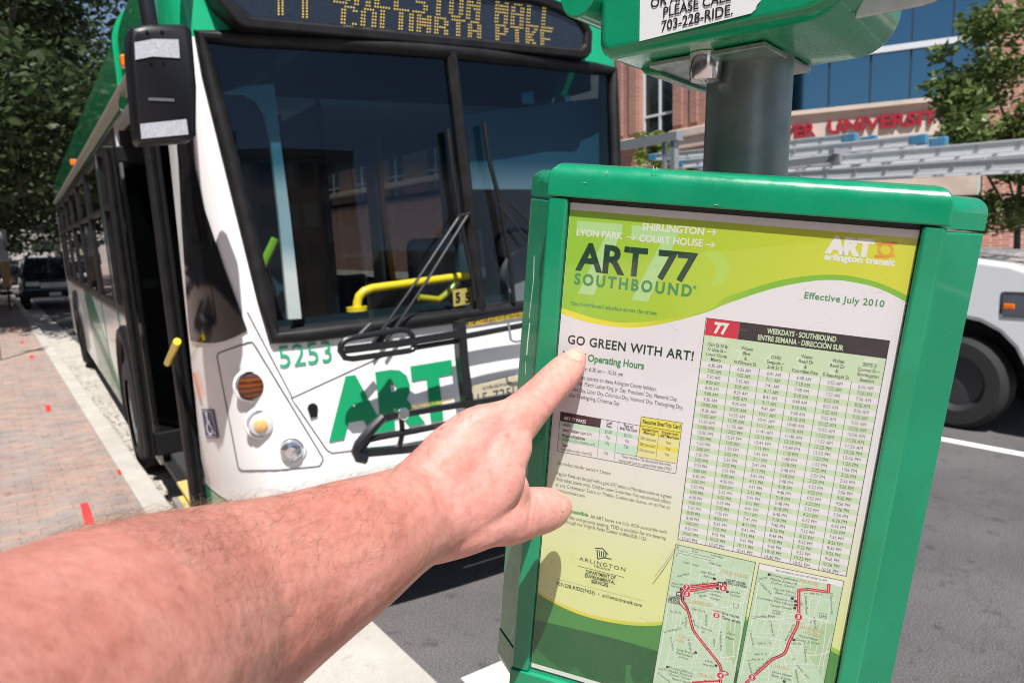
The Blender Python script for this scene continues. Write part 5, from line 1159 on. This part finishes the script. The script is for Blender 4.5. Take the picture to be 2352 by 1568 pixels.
for it in (('tx','0',(218,487),(229,489)),('tx','0.25',(340,512),(382,522)),('tx','0.50 Mile',(490,548),(583,568)),('tx','0',(208,550),(220,552)),('tx','2,500 Feet',(468,608),(572,632)),('tx','Lee',(268,600),(310,612)),('tx','Hwy.',(337,622),(397,632)),('tx','Key Blvd.',(228,716),(322,696)),
  ('tx','Key Elem.',(410,680),(524,704),18,0,.2),('tx','School',(428,712),(508,730),18,0,.2),('oran','COURTHOUSE',(572,685),(785,728),28),('bk','COURT HOUSE',(608,745),(768,780),19,.03),('bk','METRO STATION',(594,766),(774,805),19,.03),('tx','Justice',(640,838),(722,852),18,0,.2),('tx','Center',(642,866),(724,880),18,0,.2),
  ('tx','Human',(174,772),(264,784),18,0,.2),('tx','Services',(168,792),(262,808),18,0,.2),('tx','Wilson Blvd.',(326,792),(476,768),20),('tx','Clarendon',(358,852),(478,832),20),('tx','Blvd.',(402,878),(456,872),20),('tx','County',(488,830),(578,846),18,0,.2),('tx','Admin.',(488,860),(574,880),18,0,.2),('tx','Center',(484,888),(564,908),18,0,.2),
  ('bk','CLARENDON',(152,880),(286,900),19,.03),('bk','METRO',(148,900),(232,914),19,.03),('bk','STATION',(144,920),(236,938),19,.03),('oran','CLARENDON',(302,920),(490,958),28),('tx','Washington',(272,916),(330,1040)),('tx','Blvd.',(340,1060),(362,1112)),('tx','10th St. N.',(340,978),(444,1000)),('tx','9th St. N.',(162,1000),(256,1012)),
  ('tx','N.Fillmore',(284,1035),(280,1125)),('tx','St.',(258,1072),(256,1096)),('tx','Barton St.',(446,1018),(444,1108)),('tx','N. Pershing',(376,1120),(496,1152)),('tx','Dr.',(416,1160),(446,1166)),('tx','N. Pershing Dr.',(116,1166),(260,1130)),('oran','LYON',(216,1196),(288,1208),24),('oran','PARK',(210,1234),(280,1246),24),('tx','N. Irving St.',(162,1196),(180,1300)),
  ('tx','N. Fillmore',(300,1210),(322,1312)),('tx','Wayne',(506,1208),(512,1272)),('tx','Arlington Blvd.',(560,1148),(564,1308)),('tx','Fort',(620,1172),(680,1186),20,0,.2),('tx','Myer',(606,1208),(682,1224),20,0,.2),('tx','Long Branch',(212,1300),(358,1340),18,0,.2),('tx','Elementary',(212,1328),(344,1364),18,0,.2),('tx','School',(232,1360),(308,1380),18,0,.2),
  ('tx','DHS/',(442,1396),(510,1408),18,0,.2),('tx','Sequoia',(424,1420),(512,1440),18,0,.2),('tx','Thomas Jefferson',(150,1446),(346,1496),18,0,.2),('tx','Middle School &',(148,1474),(340,1520),18,0,.2),('tx','Comm. Center',(156,1502),(328,1544),18,0,.2),('oran','PENROSE',(382,1504),(516,1540),26),('tx','2nd St.',(66,1460),(136,1466)),('tx','S. Glebe Rd.',(60,1490),(160,1568)),('tx','Patrick Henry',(176,1536),(330,1576),18,0,.2),('tx','6th St. S.',(432,1552),(520,1566)),
  ('dk','Bus route',(580,1012),(714,1046),22,.02),('dk','Time stops',(574,1048),(726,1088),22,.02),
  ('tx','See northern portion of route at left',(1008,668),(1420,752),20),('tx','Thomas Jefferson',(968,706),(1188,752),19,0,.2),('tx','Middle School &',(964,736),(1180,782),19,0,.2),('tx','Comm. Center',(972,766),(1166,806),19,0,.2),('oran','PENROSE',(1200,756),(1350,790),28),('tx','2nd St.',(872,736),(948,728)),('tx','S. Glebe Rd.',(862,750),(972,862)),
  ('tx','Patrick Henry',(992,816),(1174,852),18,0,.2),('tx','Elem. School',(1006,846),(1170,882),18,0,.2),('tx','Fenwick Ctr.',(998,890),(1160,922),18,0,.2),('tx','Columbia Pike Library',(860,886),(1154,950),18,0,.2),('tx','Career Center',(962,946),(1146,980),18,0,.2),('tx','6th St. S.',(1286,852),(1390,864)),('tx','S. Walter Reed',(1240,840),(1252,1010)),('tx','Dr.',(1208,920),(1212,952)),('tx','S.Courthouse Rd.',(1448,840),(1452,1018)),
  ('tx','120',(1000,1006),(1042,1010)),('tx','244',(1368,1034),(1416,1040)),('tx','Columbia Pike',(818,1048),(1004,1038),22),('tx','S. Monroe St.',(958,1064),(986,1194)),('tx','S. Barton',(1306,1036),(1326,1128)),('tx','St.',(1282,1070),(1292,1096)),('oran','ARLINGTON',(1208,1126),(1394,1170),26),('oran','VILLAGE',(1240,1168),(1372,1204),26),('tx','Walter Reed',(1192,1192),(1348,1228),19,0,.2),('tx','Comm. Center',(1170,1222),(1360,1260),19,0,.2),
  ('tx','S. Walter Reed Dr.',(1088,1250),(1166,1092)),('tx','S. Quincy St.',(796,1142),(824,1264)),('tx','16th St.  S.',(866,1256),(976,1252)),('tx','16th St.  S.',(1140,1256),(1252,1256)),('tx','S. Edgewood',(1236,1270),(1246,1396)),('tx','18th St. S.',(842,1344),(944,1340)),('tx','19th St. S.',(814,1386),(916,1382)),('tx','S. Walter Reed Dr.',(838,1494),(988,1360)),('tx','S. Randolph',(782,1380),(812,1494)),('oran','NAUCK',(1008,1440),(1118,1466),26),('tx','Drew Model',(982,1484),(1138,1520),19,0,.2),('tx','Elem. School',(976,1512),(1132,1548),19,0,.2),('tx','Glebe',(1172,1424),(1222,1480)),('tx','Shirlington',(1162,1456),(1184,1560)),('tx','Rd.',(1240,1504),(1272,1532)),('tx','S.',(1142,1372),(1156,1392))):
    ML(*it)
for q in ((518,729),(249,813),(622,833),(543,806),(367,1320),(530,1426),(140,1437),(957,695),(1144,888),(1170,909),(1170,940),(1163,964),(1156,1220),(1078,1552)):
    c = np.array(P('F',*q)); r = .0011; MP['bk'].poly([(c[0]-r,c[1]-r,.0008),(c[0]+r,c[1]-r,.0008),(c[0]+r,c[1]+r,.0008),(c[0]-r,c[1]+r,.0008)])
for pts in ([(988,980),(1052,992),(1048,1018),(984,1006),(988,980)],[(1362,1000),(1424,1014),(1418,1048),(1357,1036),(1362,1000)],[(672,928),(712,934),(708,966),(668,960),(672,928)]): mline('tx', pts, .25, .7, False)
mline('bk',[(222,500),(512,566)],.25,.7,False); mline('bk',[(218,520),(490,582)],.25,.7,False)
for q in (LM, RM): mline('bk',[*q[:2]],.45,.75,False); mline('bk',[q[0],q[3]],.45,.75,False); mline('bk',[q[1],q[2]],.45,.75,False)
INK['rd2'] = mat('ink_map_white',(.74,.75,.74),.4); INK['map2'] = mat('ink_map_green_dark',(.38,.56,.33),.4)
for k, mb in MP.items(): mb.build('map_print', INK[k], M1 if k != 'x' else M2, recalc=False)
for k, mb in TB.items(): mb.build('poster_print', INK[k], POST, recalc=False)
for o_ in POST.children_recursive:
    for v_ in o_.data.vertices: v_.co.z *= .13
# clear cover in front of the poster
CLEAR = glass('acrylic_cover', (.985,.985,.985), 1.38, .02)
MB().box((.0012,-.4275,.0032),(.2533,.003,.0040)).build('clear_cover', CLEAR, STOP)
mb = MB()
rs = random.Random(5)
for i in range(70):
    x, y = rs.uniform(.01,.245), rs.uniform(-.4,-.02); a = rs.uniform(0,6.28); L_ = rs.uniform(.002,.012)
    mb.tube([(x,y,.0041),(x+L_*.5*math.cos(a),y+L_*.5*math.sin(a),.0041),(x+L_*math.cos(a+.3),y+L_*math.sin(a+.3),.0041)], .00006, 3)
A = [P('E',1250,695),P('E',1330,590),P('E',1400,480),P('E',1480,340)]; mb.tube([(q[0],q[1],.0042) for q in A], [.0003,.0004,.0003,.0001], 4)
mb.build('scratch', mat('scratch_grey',(.30,.29,.25),.7), STOP)
# ---------------- pole
pd_ = ROT @ (np.array([-242/1.7415, 22000/1.7415, FPX])/np.linalg.norm([-242/1.7415, 22000/1.7415, FPX])); PU = -pd_
pa = SO + (SB.T*SCL*SCL) @ sp(1711, 386, -.150)
tq = (0.15-pa[2])/PU[2]; PB = pa+PU*tq; PT = pa+PU*((3.2-pa[2])/PU[2])
POLEM = mat('weathered_steel', (.21,.228,.228), .38, metal=.85, noise=(30,(.29,.31,.305),.35,.7), bump=(220,.25,.0008))
dpt = np.linalg.norm(pa-CAM)*1.0
rpole = .5*187/FPX*((pa-CAM) @ (ROT @ [0,0,1]))
MB().tube([wl(PB), wl(PT)], rpole/SCL, 40).build('pole', POLEM, STOP, smooth=True)
MB().tube([wl(pa-PU*.02), wl(pa-PU*.42)], rpole/SCL+.004, 20).build('case_clamp', STEEL, STOP, smooth=True)
# ---------------- green box above the case
yv = None
lo_y, hi_y = 300., 900.
for _ in range(60):
    md = (lo_y+hi_y)/2
    if ray(-850, md)[2] > 0: lo_y = md
    else: hi_y = md
h2 = ray(-850, lo_y); U2 = -h2/np.linalg.norm(h2); UP = PU; N2 = np.cross(U2, UP); N2 /= np.linalg.norm(N2)
if N2 @ (CAM-pa) < 0: N2 = -N2
TP0 = pa+(UP*.15+N2*.095)*SCL
def b2(px, py, d=0): 
    q = (on_plane(px, py, N2, TP0+N2*d*SCL)-TP0)/SCL; return np.array([q @ U2, q @ UP, d])
tm4 = Matrix.Identity(4)
T3 = np.array([U2, UP, N2])
def b2s(p): return wl(TP0 + p[0]*U2 + p[1]*UP + p[2]*N2)      # top-box coords -> sign local
xl, xr = b2(1370,80)[0], b2(1955,40)[0]; yb_ = b2(1622,88)[1]
TBX = thing('top_box', None, None); TBX.parent = STOP
Ml = Matrix.Identity(4); Rl = SB @ np.array([U2, UP, N2]).T*SCL; o_ = wl(TP0)
for i in range(3):
    for j in range(3): Ml[i][j] = Rl[i][j]
    Ml[i][3] = o_[i]
TBX.matrix_local = Ml
def selbox(q):
    if q[1] < .1 and q[2] > .9: return .012
    if q[0] > .9 and .1 < q[1] < .9: return .022
    if q[0] > .9 and q[1] < .1: return .012
    return .004 if q[0] < .1 and .1 < q[1] < .9 else 0
def arcp(cx, cy, r, a0, a1, n=8): return [(cx+r*math.cos(math.radians(a0+(a1-a0)*k/n)), cy+r*math.sin(math.radians(a0+(a1-a0)*k/n))) for k in range(n+1)]
pr_ = arcp(xl+.016,yb_+.016,.016,180,270)+arcp(xr-.036,yb_+.036,.036,270,360)+[(xr,yb_+.2),(xl,yb_+.2)]
mb = MB(); mb.prism([(x,y,-.158) for x, y in pr_], (0,0,.158)); mb.build('shell', GS, TBX, smooth=True, bevel=.011, seg=5, angle=50)
mb = MB(); a = b2(1330,-20,.0); MB().tube([(a[0]+.006,yb_+.055,-.11),(a[0]+.006,yb_+.055,.012)], .0185, 28).build('end_roll', GS, TBX, smooth=True, bevel=.002)
# sticker
s0 = b2(1470,93,.0); s1 = b2(1748,18,.0)
mb = MB(); z0 = .0006
st4 = [b2(1471,93),b2(1728,33),b2(1738,24),b2(1741,14),b2(1750,4),b2(1752,-60),b2(1471,-60)]
mb.poly([(q[0],q[1],z0) for q in st4]); stk = mb.build('sticker', mat('sticker_white',(.70,.71,.73),.35), TBX)
mb = MB()
def t3(s, a, b, cap): 
    A_, B_ = b2(*a), b2(*b); put_text(mb, s, A_, B_, cap, (0,1,0), (0,0,1), off=.0012, bold=.012)
capm = abs(b2(1524,70)[1]-b2(1521,48)[1])
t3('703-228-RIDE.', (1522,71), (1686,35), capm); t3('PLEASE CALL', (1526,40), (1682,3), capm); t3('OR ART SERVICES,', (1497,18), (1727,-35), capm)
mb.build('sticker_lettering', INK['bk'], stk, recalc=False)
# underside plate, flange, lock and flag bracket
mb = MB(); mb.box((xl+.035,yb_-.006,-.150),(xr-.075,yb_-.0012,-.034)); mb.build('bottom_plate', mat('bracket_alu',(.42,.42,.42),.42,metal=.7,noise=(60,(.30,.30,.30),.4,.6)), TBX, bevel=.001)
mb = MB(); mb.prism([(xl+.003,yb_+.012,-.155),(xl+.034,yb_+.002,-.155),(xl+.038,yb_-.010,-.155),(xl+.018,yb_-.005,-.155)], (0,0,.10)); mb.build('end_flange', GS, TBX, bevel=.002)
kc = b2(1622,140,-.045); MB().lathe([(.0150,.006),(.0150,.0),(.0130,-.013),(.0120,-.0165),(.0045,-.0165),(.004,-.012),(.0001,-.012)], (kc[0],yb_-.0065,-.045), (0,1,0), 26).build('lock', CHROME, TBX, smooth=True)
f4 = [(1968,50),(2120,23),(2150,14),(2172,0),(2200,-40),(1968,-40)]
mb = MB(); mb.prism([tuple(b2(x,y,-.05)) for x, y in f4], (0,0,.004)); mb.build('flag_bracket', mat('flag_alu',(.55,.55,.55),.35,metal=.8,noise=(40,(.45,.45,.44),.4,.6)), TBX, bevel=.001)
# ================================================================== THE POINTING PERSON (arm and hand)
ME_ = MB()
DS = .865                                     # all arm depths below are multiplied by this
def limb(pts, flat=1.0, n=22, sub=6):
    """pts: (px, py, depth, radius px[, flat]) along the limb; elliptical rings, rounded ends"""
    Q = [np.array([*at(p[0],p[1],p[2]*DS), p[3]*p[2]*DS/FPX, p[4] if len(p) > 4 else flat]) for p in pts]
    S = []
    for i in range(len(Q)-1):
        p0, p1, p2, p3 = Q[max(i-1,0)], Q[i], Q[i+1], Q[min(i+2,len(Q)-1)]
        for k in range(sub):
            t = k/sub; S.append(.5*((2*p1)+(-p0+p2)*t+(2*p0-5*p1+4*p2-p3)*t*t+(-p0+3*p1-3*p2+p3)*t**3))
    S.append(Q[-1]); S = np.array(S); k = len(S); rings = []
    for i in range(k):
        t = S[min(i+1,k-1)][:3]-S[max(i-1,0)][:3]; t /= np.linalg.norm(t)
        v = S[i][:3]-CAM; v /= np.linalg.norm(v); sdv = np.cross(t, v); sdv /= np.linalg.norm(sdv); dp = np.cross(sdv, t)
        rings.append((S[i][:3], t, sdv, dp, S[i][3], S[i][4]))
    full = []
    c, t, a, b, r, f = rings[0]
    for q in (85,60,35): full.append((c-t*r*math.sin(math.radians(q)), a, b, r*math.cos(math.radians(q)), f))
    for c, t, a, b, r, f in rings: full.append((c, a, b, r, f))
    for q in (25,45,65,85): full.append((c+t*r*math.sin(math.radians(q))*1.0, a, b, r*math.cos(math.radians(q)), f))
    o = len(ME_.v)
    for c, a, b, r, f in full:
        for j in range(n):
            an = 2*math.pi*j/n; ME_.v.append(tuple(c+a*r*math.cos(an)+b*r*f*math.sin(an)))
    m_ = len(full)
    for i in range(m_-1):
        for j in range(n): ME_.f.append((o+i*n+j, o+i*n+(j+1)%n, o+(i+1)*n+(j+1)%n, o+(i+1)*n+j)); ME_.m.append(0)
    ME_.f += [tuple(o+j for j in range(n))[::-1], tuple(o+(m_-1)*n+j for j in range(n))]; ME_.m += [0,0]
# forearm from the elbow to the wrist, and the upper arm running back past the camera
limb([(-560,2150,.150,690),(-190,1872,.192,525),(60,1690,.232,425),(243,1556,.272,352),(415,1452,.322,284),(546,1386,.354,238),(680,1322,.386,194),(805,1258,.416,160),(900,1208,.446,130),(955,1182,.466,118),(1010,1150,.478,112,.75)], .88)
# back of the hand
limb([(950,1188,.468,116,.62),(1015,1138,.478,122,.55),(1072,1090,.488,126,.5),(1108,1052,.494,118,.48),(1132,1020,.498,94,.5)], .55)
limb([(960,1150,.468,80),(1040,1050,.482,76),(1085,1000,.490,62),(1112,975,.494,48)], .7)
limb([(1060,1060,.488,84,.6),(1130,1010,.500,74,.62),(1160,985,.508,62,.75)], .6)
limb([(1090,1100,.492,95,.5),(1120,1130,.496,88,.55)], .5)
limb([(1000,1180,.480,92,.5),(1080,1165,.490,92,.5),(1150,1168,.502,74,.6),(1195,1172,.514,58,.7)], .55)
# thumb and its pad
limb([(985,1225,.474,72),(1060,1205,.484,72),(1120,1188,.494,68),(1175,1183,.511,67),(1215,1176,.523,58),(1245,1171,.534,54),(1273,1166,.547,45),(1286,1163,.554,33)], .85)
limb([(1115,1110,.494,78,.6),(1160,1130,.500,62,.6)], .6)
# index finger
limb([(1150,1000,.505,64),(1185,968,.514,56),(1220,932,.524,49),(1248,903,.533,44.5),(1278,873,.543,43),(1300,850,.550,39.5),(1316,832,.556,33),(1322,823,.558,26)], .92)
limb([(1130,960,.498,34),(1172,945,.508,30)], .8)
# curled middle, ring and little fingers behind the palm
for mx, my, dz in ((1110,990,.508),(1062,1030,.502),(1012,1075,.496)):
    limb([(mx-20,my+20,dz-.012,44),(mx+14,my+14,dz+.012,43),(mx+34,my+34,dz+.030,40),(mx+34,my+74,dz+.034,37),(mx+14,my+104,dz+.022,35),(mx-10,my+112,dz+.004,32)], .9)
pe = at(-560,2150,.150*DS); sh = CAM+ROT @ np.array([-.21,.26,-.10])
def cap_limb(a, b, r0, r1, n=22):
    t = (b-a)/np.linalg.norm(b-a); x = np.cross(t,[0,0,1.]); x /= np.linalg.norm(x); y = np.cross(t,x); o = len(ME_.v)
    for k in range(9):
        u = k/8; r = r0*(1-u)+r1*u
        for j in range(n): an = 2*math.pi*j/n; ME_.v.append(tuple(a+(b-a)*u+x*r*math.cos(an)+y*r*math.sin(an)))
    for i in range(8):
        for j in range(n): ME_.f.append((o+i*n+j,o+i*n+(j+1)%n,o+(i+1)*n+(j+1)%n,o+(i+1)*n+j)); ME_.m.append(0)
    ME_.f += [tuple(o+j for j in range(n))[::-1], tuple(o+8*n+j for j in range(n))]; ME_.m += [0,0]
cap_limb(pe, sh, .050, .056)
SKIN = bpy.data.materials.new('skin'); SKIN.use_nodes = True
AX = at(955,1182,.466)-at(546,1386,.354); AX /= np.linalg.norm(AX)
def _skin():
    t = SKIN.node_tree; b = t.nodes['Principled BSDF']; N = t.nodes.new; L = t.links.new; tc = N('ShaderNodeTexCoord')
    def noise(sc, det=4, rg=.6):
        n = N('ShaderNodeTexNoise'); n.inputs['Scale'].default_value = sc; n.inputs['Detail'].default_value = det; n.inputs['Roughness'].default_value = rg; L(tc.outputs['Object'], n.inputs['Vector']); return n.outputs[0]
    def ramp(s, st):
        r = N('ShaderNodeValToRGB'); e = r.color_ramp.elements
        while len(e) < len(st): e.new(.5)
        for x, (p, c) in zip(e, st): x.position = p; x.color = (*c,1)
        L(s, r.inputs[0]); return r.outputs[0]
    def mix(f, a, c, mode='MIX'):
        x = N('ShaderNodeMix'); x.data_type = 'RGBA'; x.blend_type = mode
        if isinstance(f, float): x.inputs[0].default_value = f
        else: L(f, x.inputs[0])
        L(a, x.inputs[6])
        if isinstance(c, tuple): x.inputs[7].default_value = (*c,1)
        else: L(c, x.inputs[7])
        return x.outputs[2]
    nz = noise(30, 5, .6)
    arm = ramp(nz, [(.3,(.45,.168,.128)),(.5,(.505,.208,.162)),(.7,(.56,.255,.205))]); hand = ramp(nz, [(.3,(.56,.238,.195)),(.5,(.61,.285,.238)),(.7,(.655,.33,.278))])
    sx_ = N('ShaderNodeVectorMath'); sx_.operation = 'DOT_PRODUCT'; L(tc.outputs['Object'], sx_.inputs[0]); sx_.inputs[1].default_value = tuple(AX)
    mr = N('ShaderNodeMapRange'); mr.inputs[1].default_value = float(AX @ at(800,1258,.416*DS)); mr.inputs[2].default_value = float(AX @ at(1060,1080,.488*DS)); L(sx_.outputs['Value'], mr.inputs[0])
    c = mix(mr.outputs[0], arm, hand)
    mott = ramp(noise(190, 4, .7), [(.3,(.86,.74,.70)),(.52,(1,1,1)),(.75,(1.08,1.11,1.11))]); c = mix(.8, c, mott, 'MULTIPLY')
    fk = N('ShaderNodeTexVoronoi'); fk.inputs['Scale'].default_value = 75; L(tc.outputs['Object'], fk.inputs['Vector'])
    fr = ramp(fk.outputs['Distance'], [(.06,(.75,.7,.7)),(.17,(0,0,0))]); gate = ramp(noise(12, 2), [(.5,(0,0,0)),(.62,(1,1,1))])
    mk = mix(1.0, fr, gate, 'MULTIPLY'); c = mix(mk, c, (.36,.12,.075))
    L(c, b.inputs['Base Color']); b.inputs['Roughness'].default_value = .5; b.inputs['Specular IOR Level'].default_value = .38
    b.inputs['Subsurface Weight'].default_value = .12; b.inputs['Subsurface Radius'].default_value = (.006,.0022,.0012); b.inputs['Subsurface Scale'].default_value = .6
    v = N('ShaderNodeTexVoronoi'); v.inputs['Scale'].default_value = 620; v.feature = 'DISTANCE_TO_EDGE'
    wn = N('ShaderNodeMapping'); wn.inputs['Scale'].default_value = (1,1,1.6); L(tc.outputs['Object'], wn.inputs[0]); L(wn.outputs[0], v.inputs['Vector'])
    p1 = N('ShaderNodeBump'); p1.inputs['Strength'].default_value = .22; p1.inputs['Distance'].default_value = .0005; L(v.outputs['Distance'], p1.inputs['Height'])
    p2 = N('ShaderNodeBump'); p2.inputs['Strength'].default_value = .45; p2.inputs['Distance'].default_value = .002; L(noise(95, 5, .6), p2.inputs['Height']); L(p1.outputs[0], p2.inputs['Normal'])
    p3 = N('ShaderNodeBump'); p3.inputs['Strength'].default_value = .22; p3.inputs['Distance'].default_value = .008; L(noise(22, 3), p3.inputs['Height']); L(p2.outputs[0], p3.inputs['Normal'])
    L(p3.outputs[0], b.inputs['Normal'])
_skin()
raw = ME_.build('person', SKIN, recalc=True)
rm = raw.modifiers.new('remesh','REMESH'); rm.mode = 'VOXEL'; rm.voxel_size = .0016; rm.use_smooth_shade = True
sm = raw.modifiers.new('smooth','SMOOTH'); sm.factor = .5; sm.iterations = 9
dg = bpy.context.evaluated_depsgraph_get(); me = bpy.data.meshes.new_from_object(raw.evaluated_get(dg))
old = raw.data; raw.modifiers.clear(); raw.data = me; me.name = 'person'; bpy.data.meshes.remove(old)
if not me.materials: me.materials.append(SKIN)
PER = raw; tag(PER, 'outstretched hairy bare forearm with index finger pointing at the timetable', 'person')
me.polygons.foreach_set('use_smooth', [True]*len(me.polygons))
V = np.empty(len(me.vertices)*3, np.float32); me.vertices.foreach_get('co', V); V = V.reshape(-1,3).astype(float)
NRM = np.empty(len(me.vertices)*3, np.float32); me.vertices.foreach_get('normal', NRM); NRM = NRM.reshape(-1,3).astype(float)
# joint creases: shallow grooves across the finger and thumb joints and the wrist
cv = (V-CAM) @ ROT; cvz = cv[:,2]/DS; PXY = np.stack([CX+FPX*cv[:,0]/cv[:,2], CY+FPX*cv[:,1]/cv[:,2]], 1)
def crease(a, b, w_, dpt):
    a, b = np.array(a, float), np.array(b, float); d = b-a; L_ = np.linalg.norm(d); d /= L_
    s = (PXY-a) @ d; q = np.abs((PXY-a) @ np.array([-d[1], d[0]])); k = np.exp(-(q/w_)**2)*np.clip((s+8)/12,0,1)*np.clip((L_+8-s)/12,0,1)*(cvz > .40)
    return k*dpt
D = crease((1228,878),(1262,918),3.5,.0006)+crease((1218,890),(1252,930),3.5,.0006)+crease((1238,870),(1270,905),3,.0004)+crease((1276,835),(1300,868),3,.0005)+crease((1238,1128),(1228,1205),4,.0005)+crease((1226,1130),(1214,1208),4,.0006)+crease((985,1100),(1045,1250),6,.0006)
K = (np.exp(-(((PXY[:,0]-1175)/36)**2+((PXY[:,1]-945)/26)**2))+.55*np.exp(-(((PXY[:,0]-1085)/40)**2+((PXY[:,1]-955)/26)**2)))*(cvz > .45)
V2 = V - NRM*D[:,None] + NRM*(K*.0022)[:,None]
me.vertices.foreach_set('co', V2.astype(np.float32).ravel()); me.update()
# nails
NAIL = mat('fingernail', (.66,.345,.28), .3, coat=.25)
def surf(px, py):
    k = np.argmin(((PXY-[px,py])**2).sum(1)+(cvz-.4 < 0)*1e9 + np.where((NRM*(V-CAM)).sum(1) > 0, 1e9, 0)); return V2[k], NRM[k]
def nail(c, dx, ln, wd, lift=.0003):
    """c: px centre; dx: px direction towards the tip"""
    d = np.array(dx, float); d /= np.linalg.norm(d); e = np.array([-d[1], d[0]]); mb = MB()
    def g(u, v):
        a = (u-.5)*2; b = (v-.5)*2; rr = (1-.35*max(0,b)**3)*(1-.12*max(0,-b)**2)
        q = np.array(c)+d*ln*b*.5*(1-.12*a*a)+e*wd*a*.5*rr; p, n_ = surf(*q); return tuple(p+n_*lift)
    mb.grid(g, 10, 10); o = mb.build('fingernail', NAIL, PER, smooth=True); s = o.modifiers.new('smooth','SMOOTH'); s.iterations = 6; return o
nail((1318,815), (.55,-.83), 22, 44); nail((1294,1160), (1,.1), 15, 34)
# hair along the forearm, wrist and back of the hand
hb = MB(); rs = np.random.default_rng(3)
ok = (cvz > .27) & (PXY[:,0] > 60) & (PXY[:,0] < 1120)
pool = np.where(ok)[0]
axis_ = at(955,1182,.466)-at(546,1386,.354); axis_ /= np.linalg.norm(axis_)
cnt = 0
hv, hf = [], []
for i in rs.choice(pool, 7000):
    x, y = PXY[i]; p, n_ = V2[i], NRM[i]
    ytop = np.interp(x, [0,300,600,880,1000,1130], [1255,1195,1148,1085,985,930]); h = (y-ytop)
    lim = np.interp(x, [0,880,1000,1130], [430,190,110,60])
    pr = np.exp(-(max(0,h)/lim)**2)*np.interp(x, [60,400,900,1000,1120],[.9,1,1,.45,.12])
    if rs.random() > pr: continue
    up = -down; along = axis_*rs.uniform(-.5,.9)+up*rs.uniform(-.2,.9)+fwd*rs.uniform(-.3,.6); along -= n_*(along @ n_); along /= np.linalg.norm(along)
    L_ = rs.uniform(.006,.017)*(1 if x < 900 else .6); r0 = rs.uniform(.00003,.000055); lift = rs.uniform(.2,.8); curl = rs.uniform(-.4,.4); sdv = np.cross(n_, along)
    pts = []
    for k in range(6):
        s = k/5; pts.append(p + along*L_*s*(1-.15*s) + n_*L_*lift*(s-.75*s*s)*1.2 + sdv*L_*curl*s*s*.6)
    o = len(hv)
    for k, q in enumerate(pts):
        r = r0*(1-.75*k/5)
        for j in range(3): an = 2.094*j; hv.append(q+(sdv*math.cos(an)+n_*math.sin(an))*r)
    for k in range(5):
        for j in range(3): hf.append((o+k*3+j, o+k*3+(j+1)%3, o+(k+1)*3+(j+1)%3, o+(k+1)*3+j))
hm = bpy.data.meshes.new('arm_hair'); hm.from_pydata([tuple(q) for q in hv], [], hf); hm.materials.append(mat('arm_hair', (.15,.095,.06), .45, noise=(40,(.34,.23,.14),.42,.6)))
ho = bpy.data.objects.new('arm_hair', hm); COL.objects.link(ho); ho.parent = PER
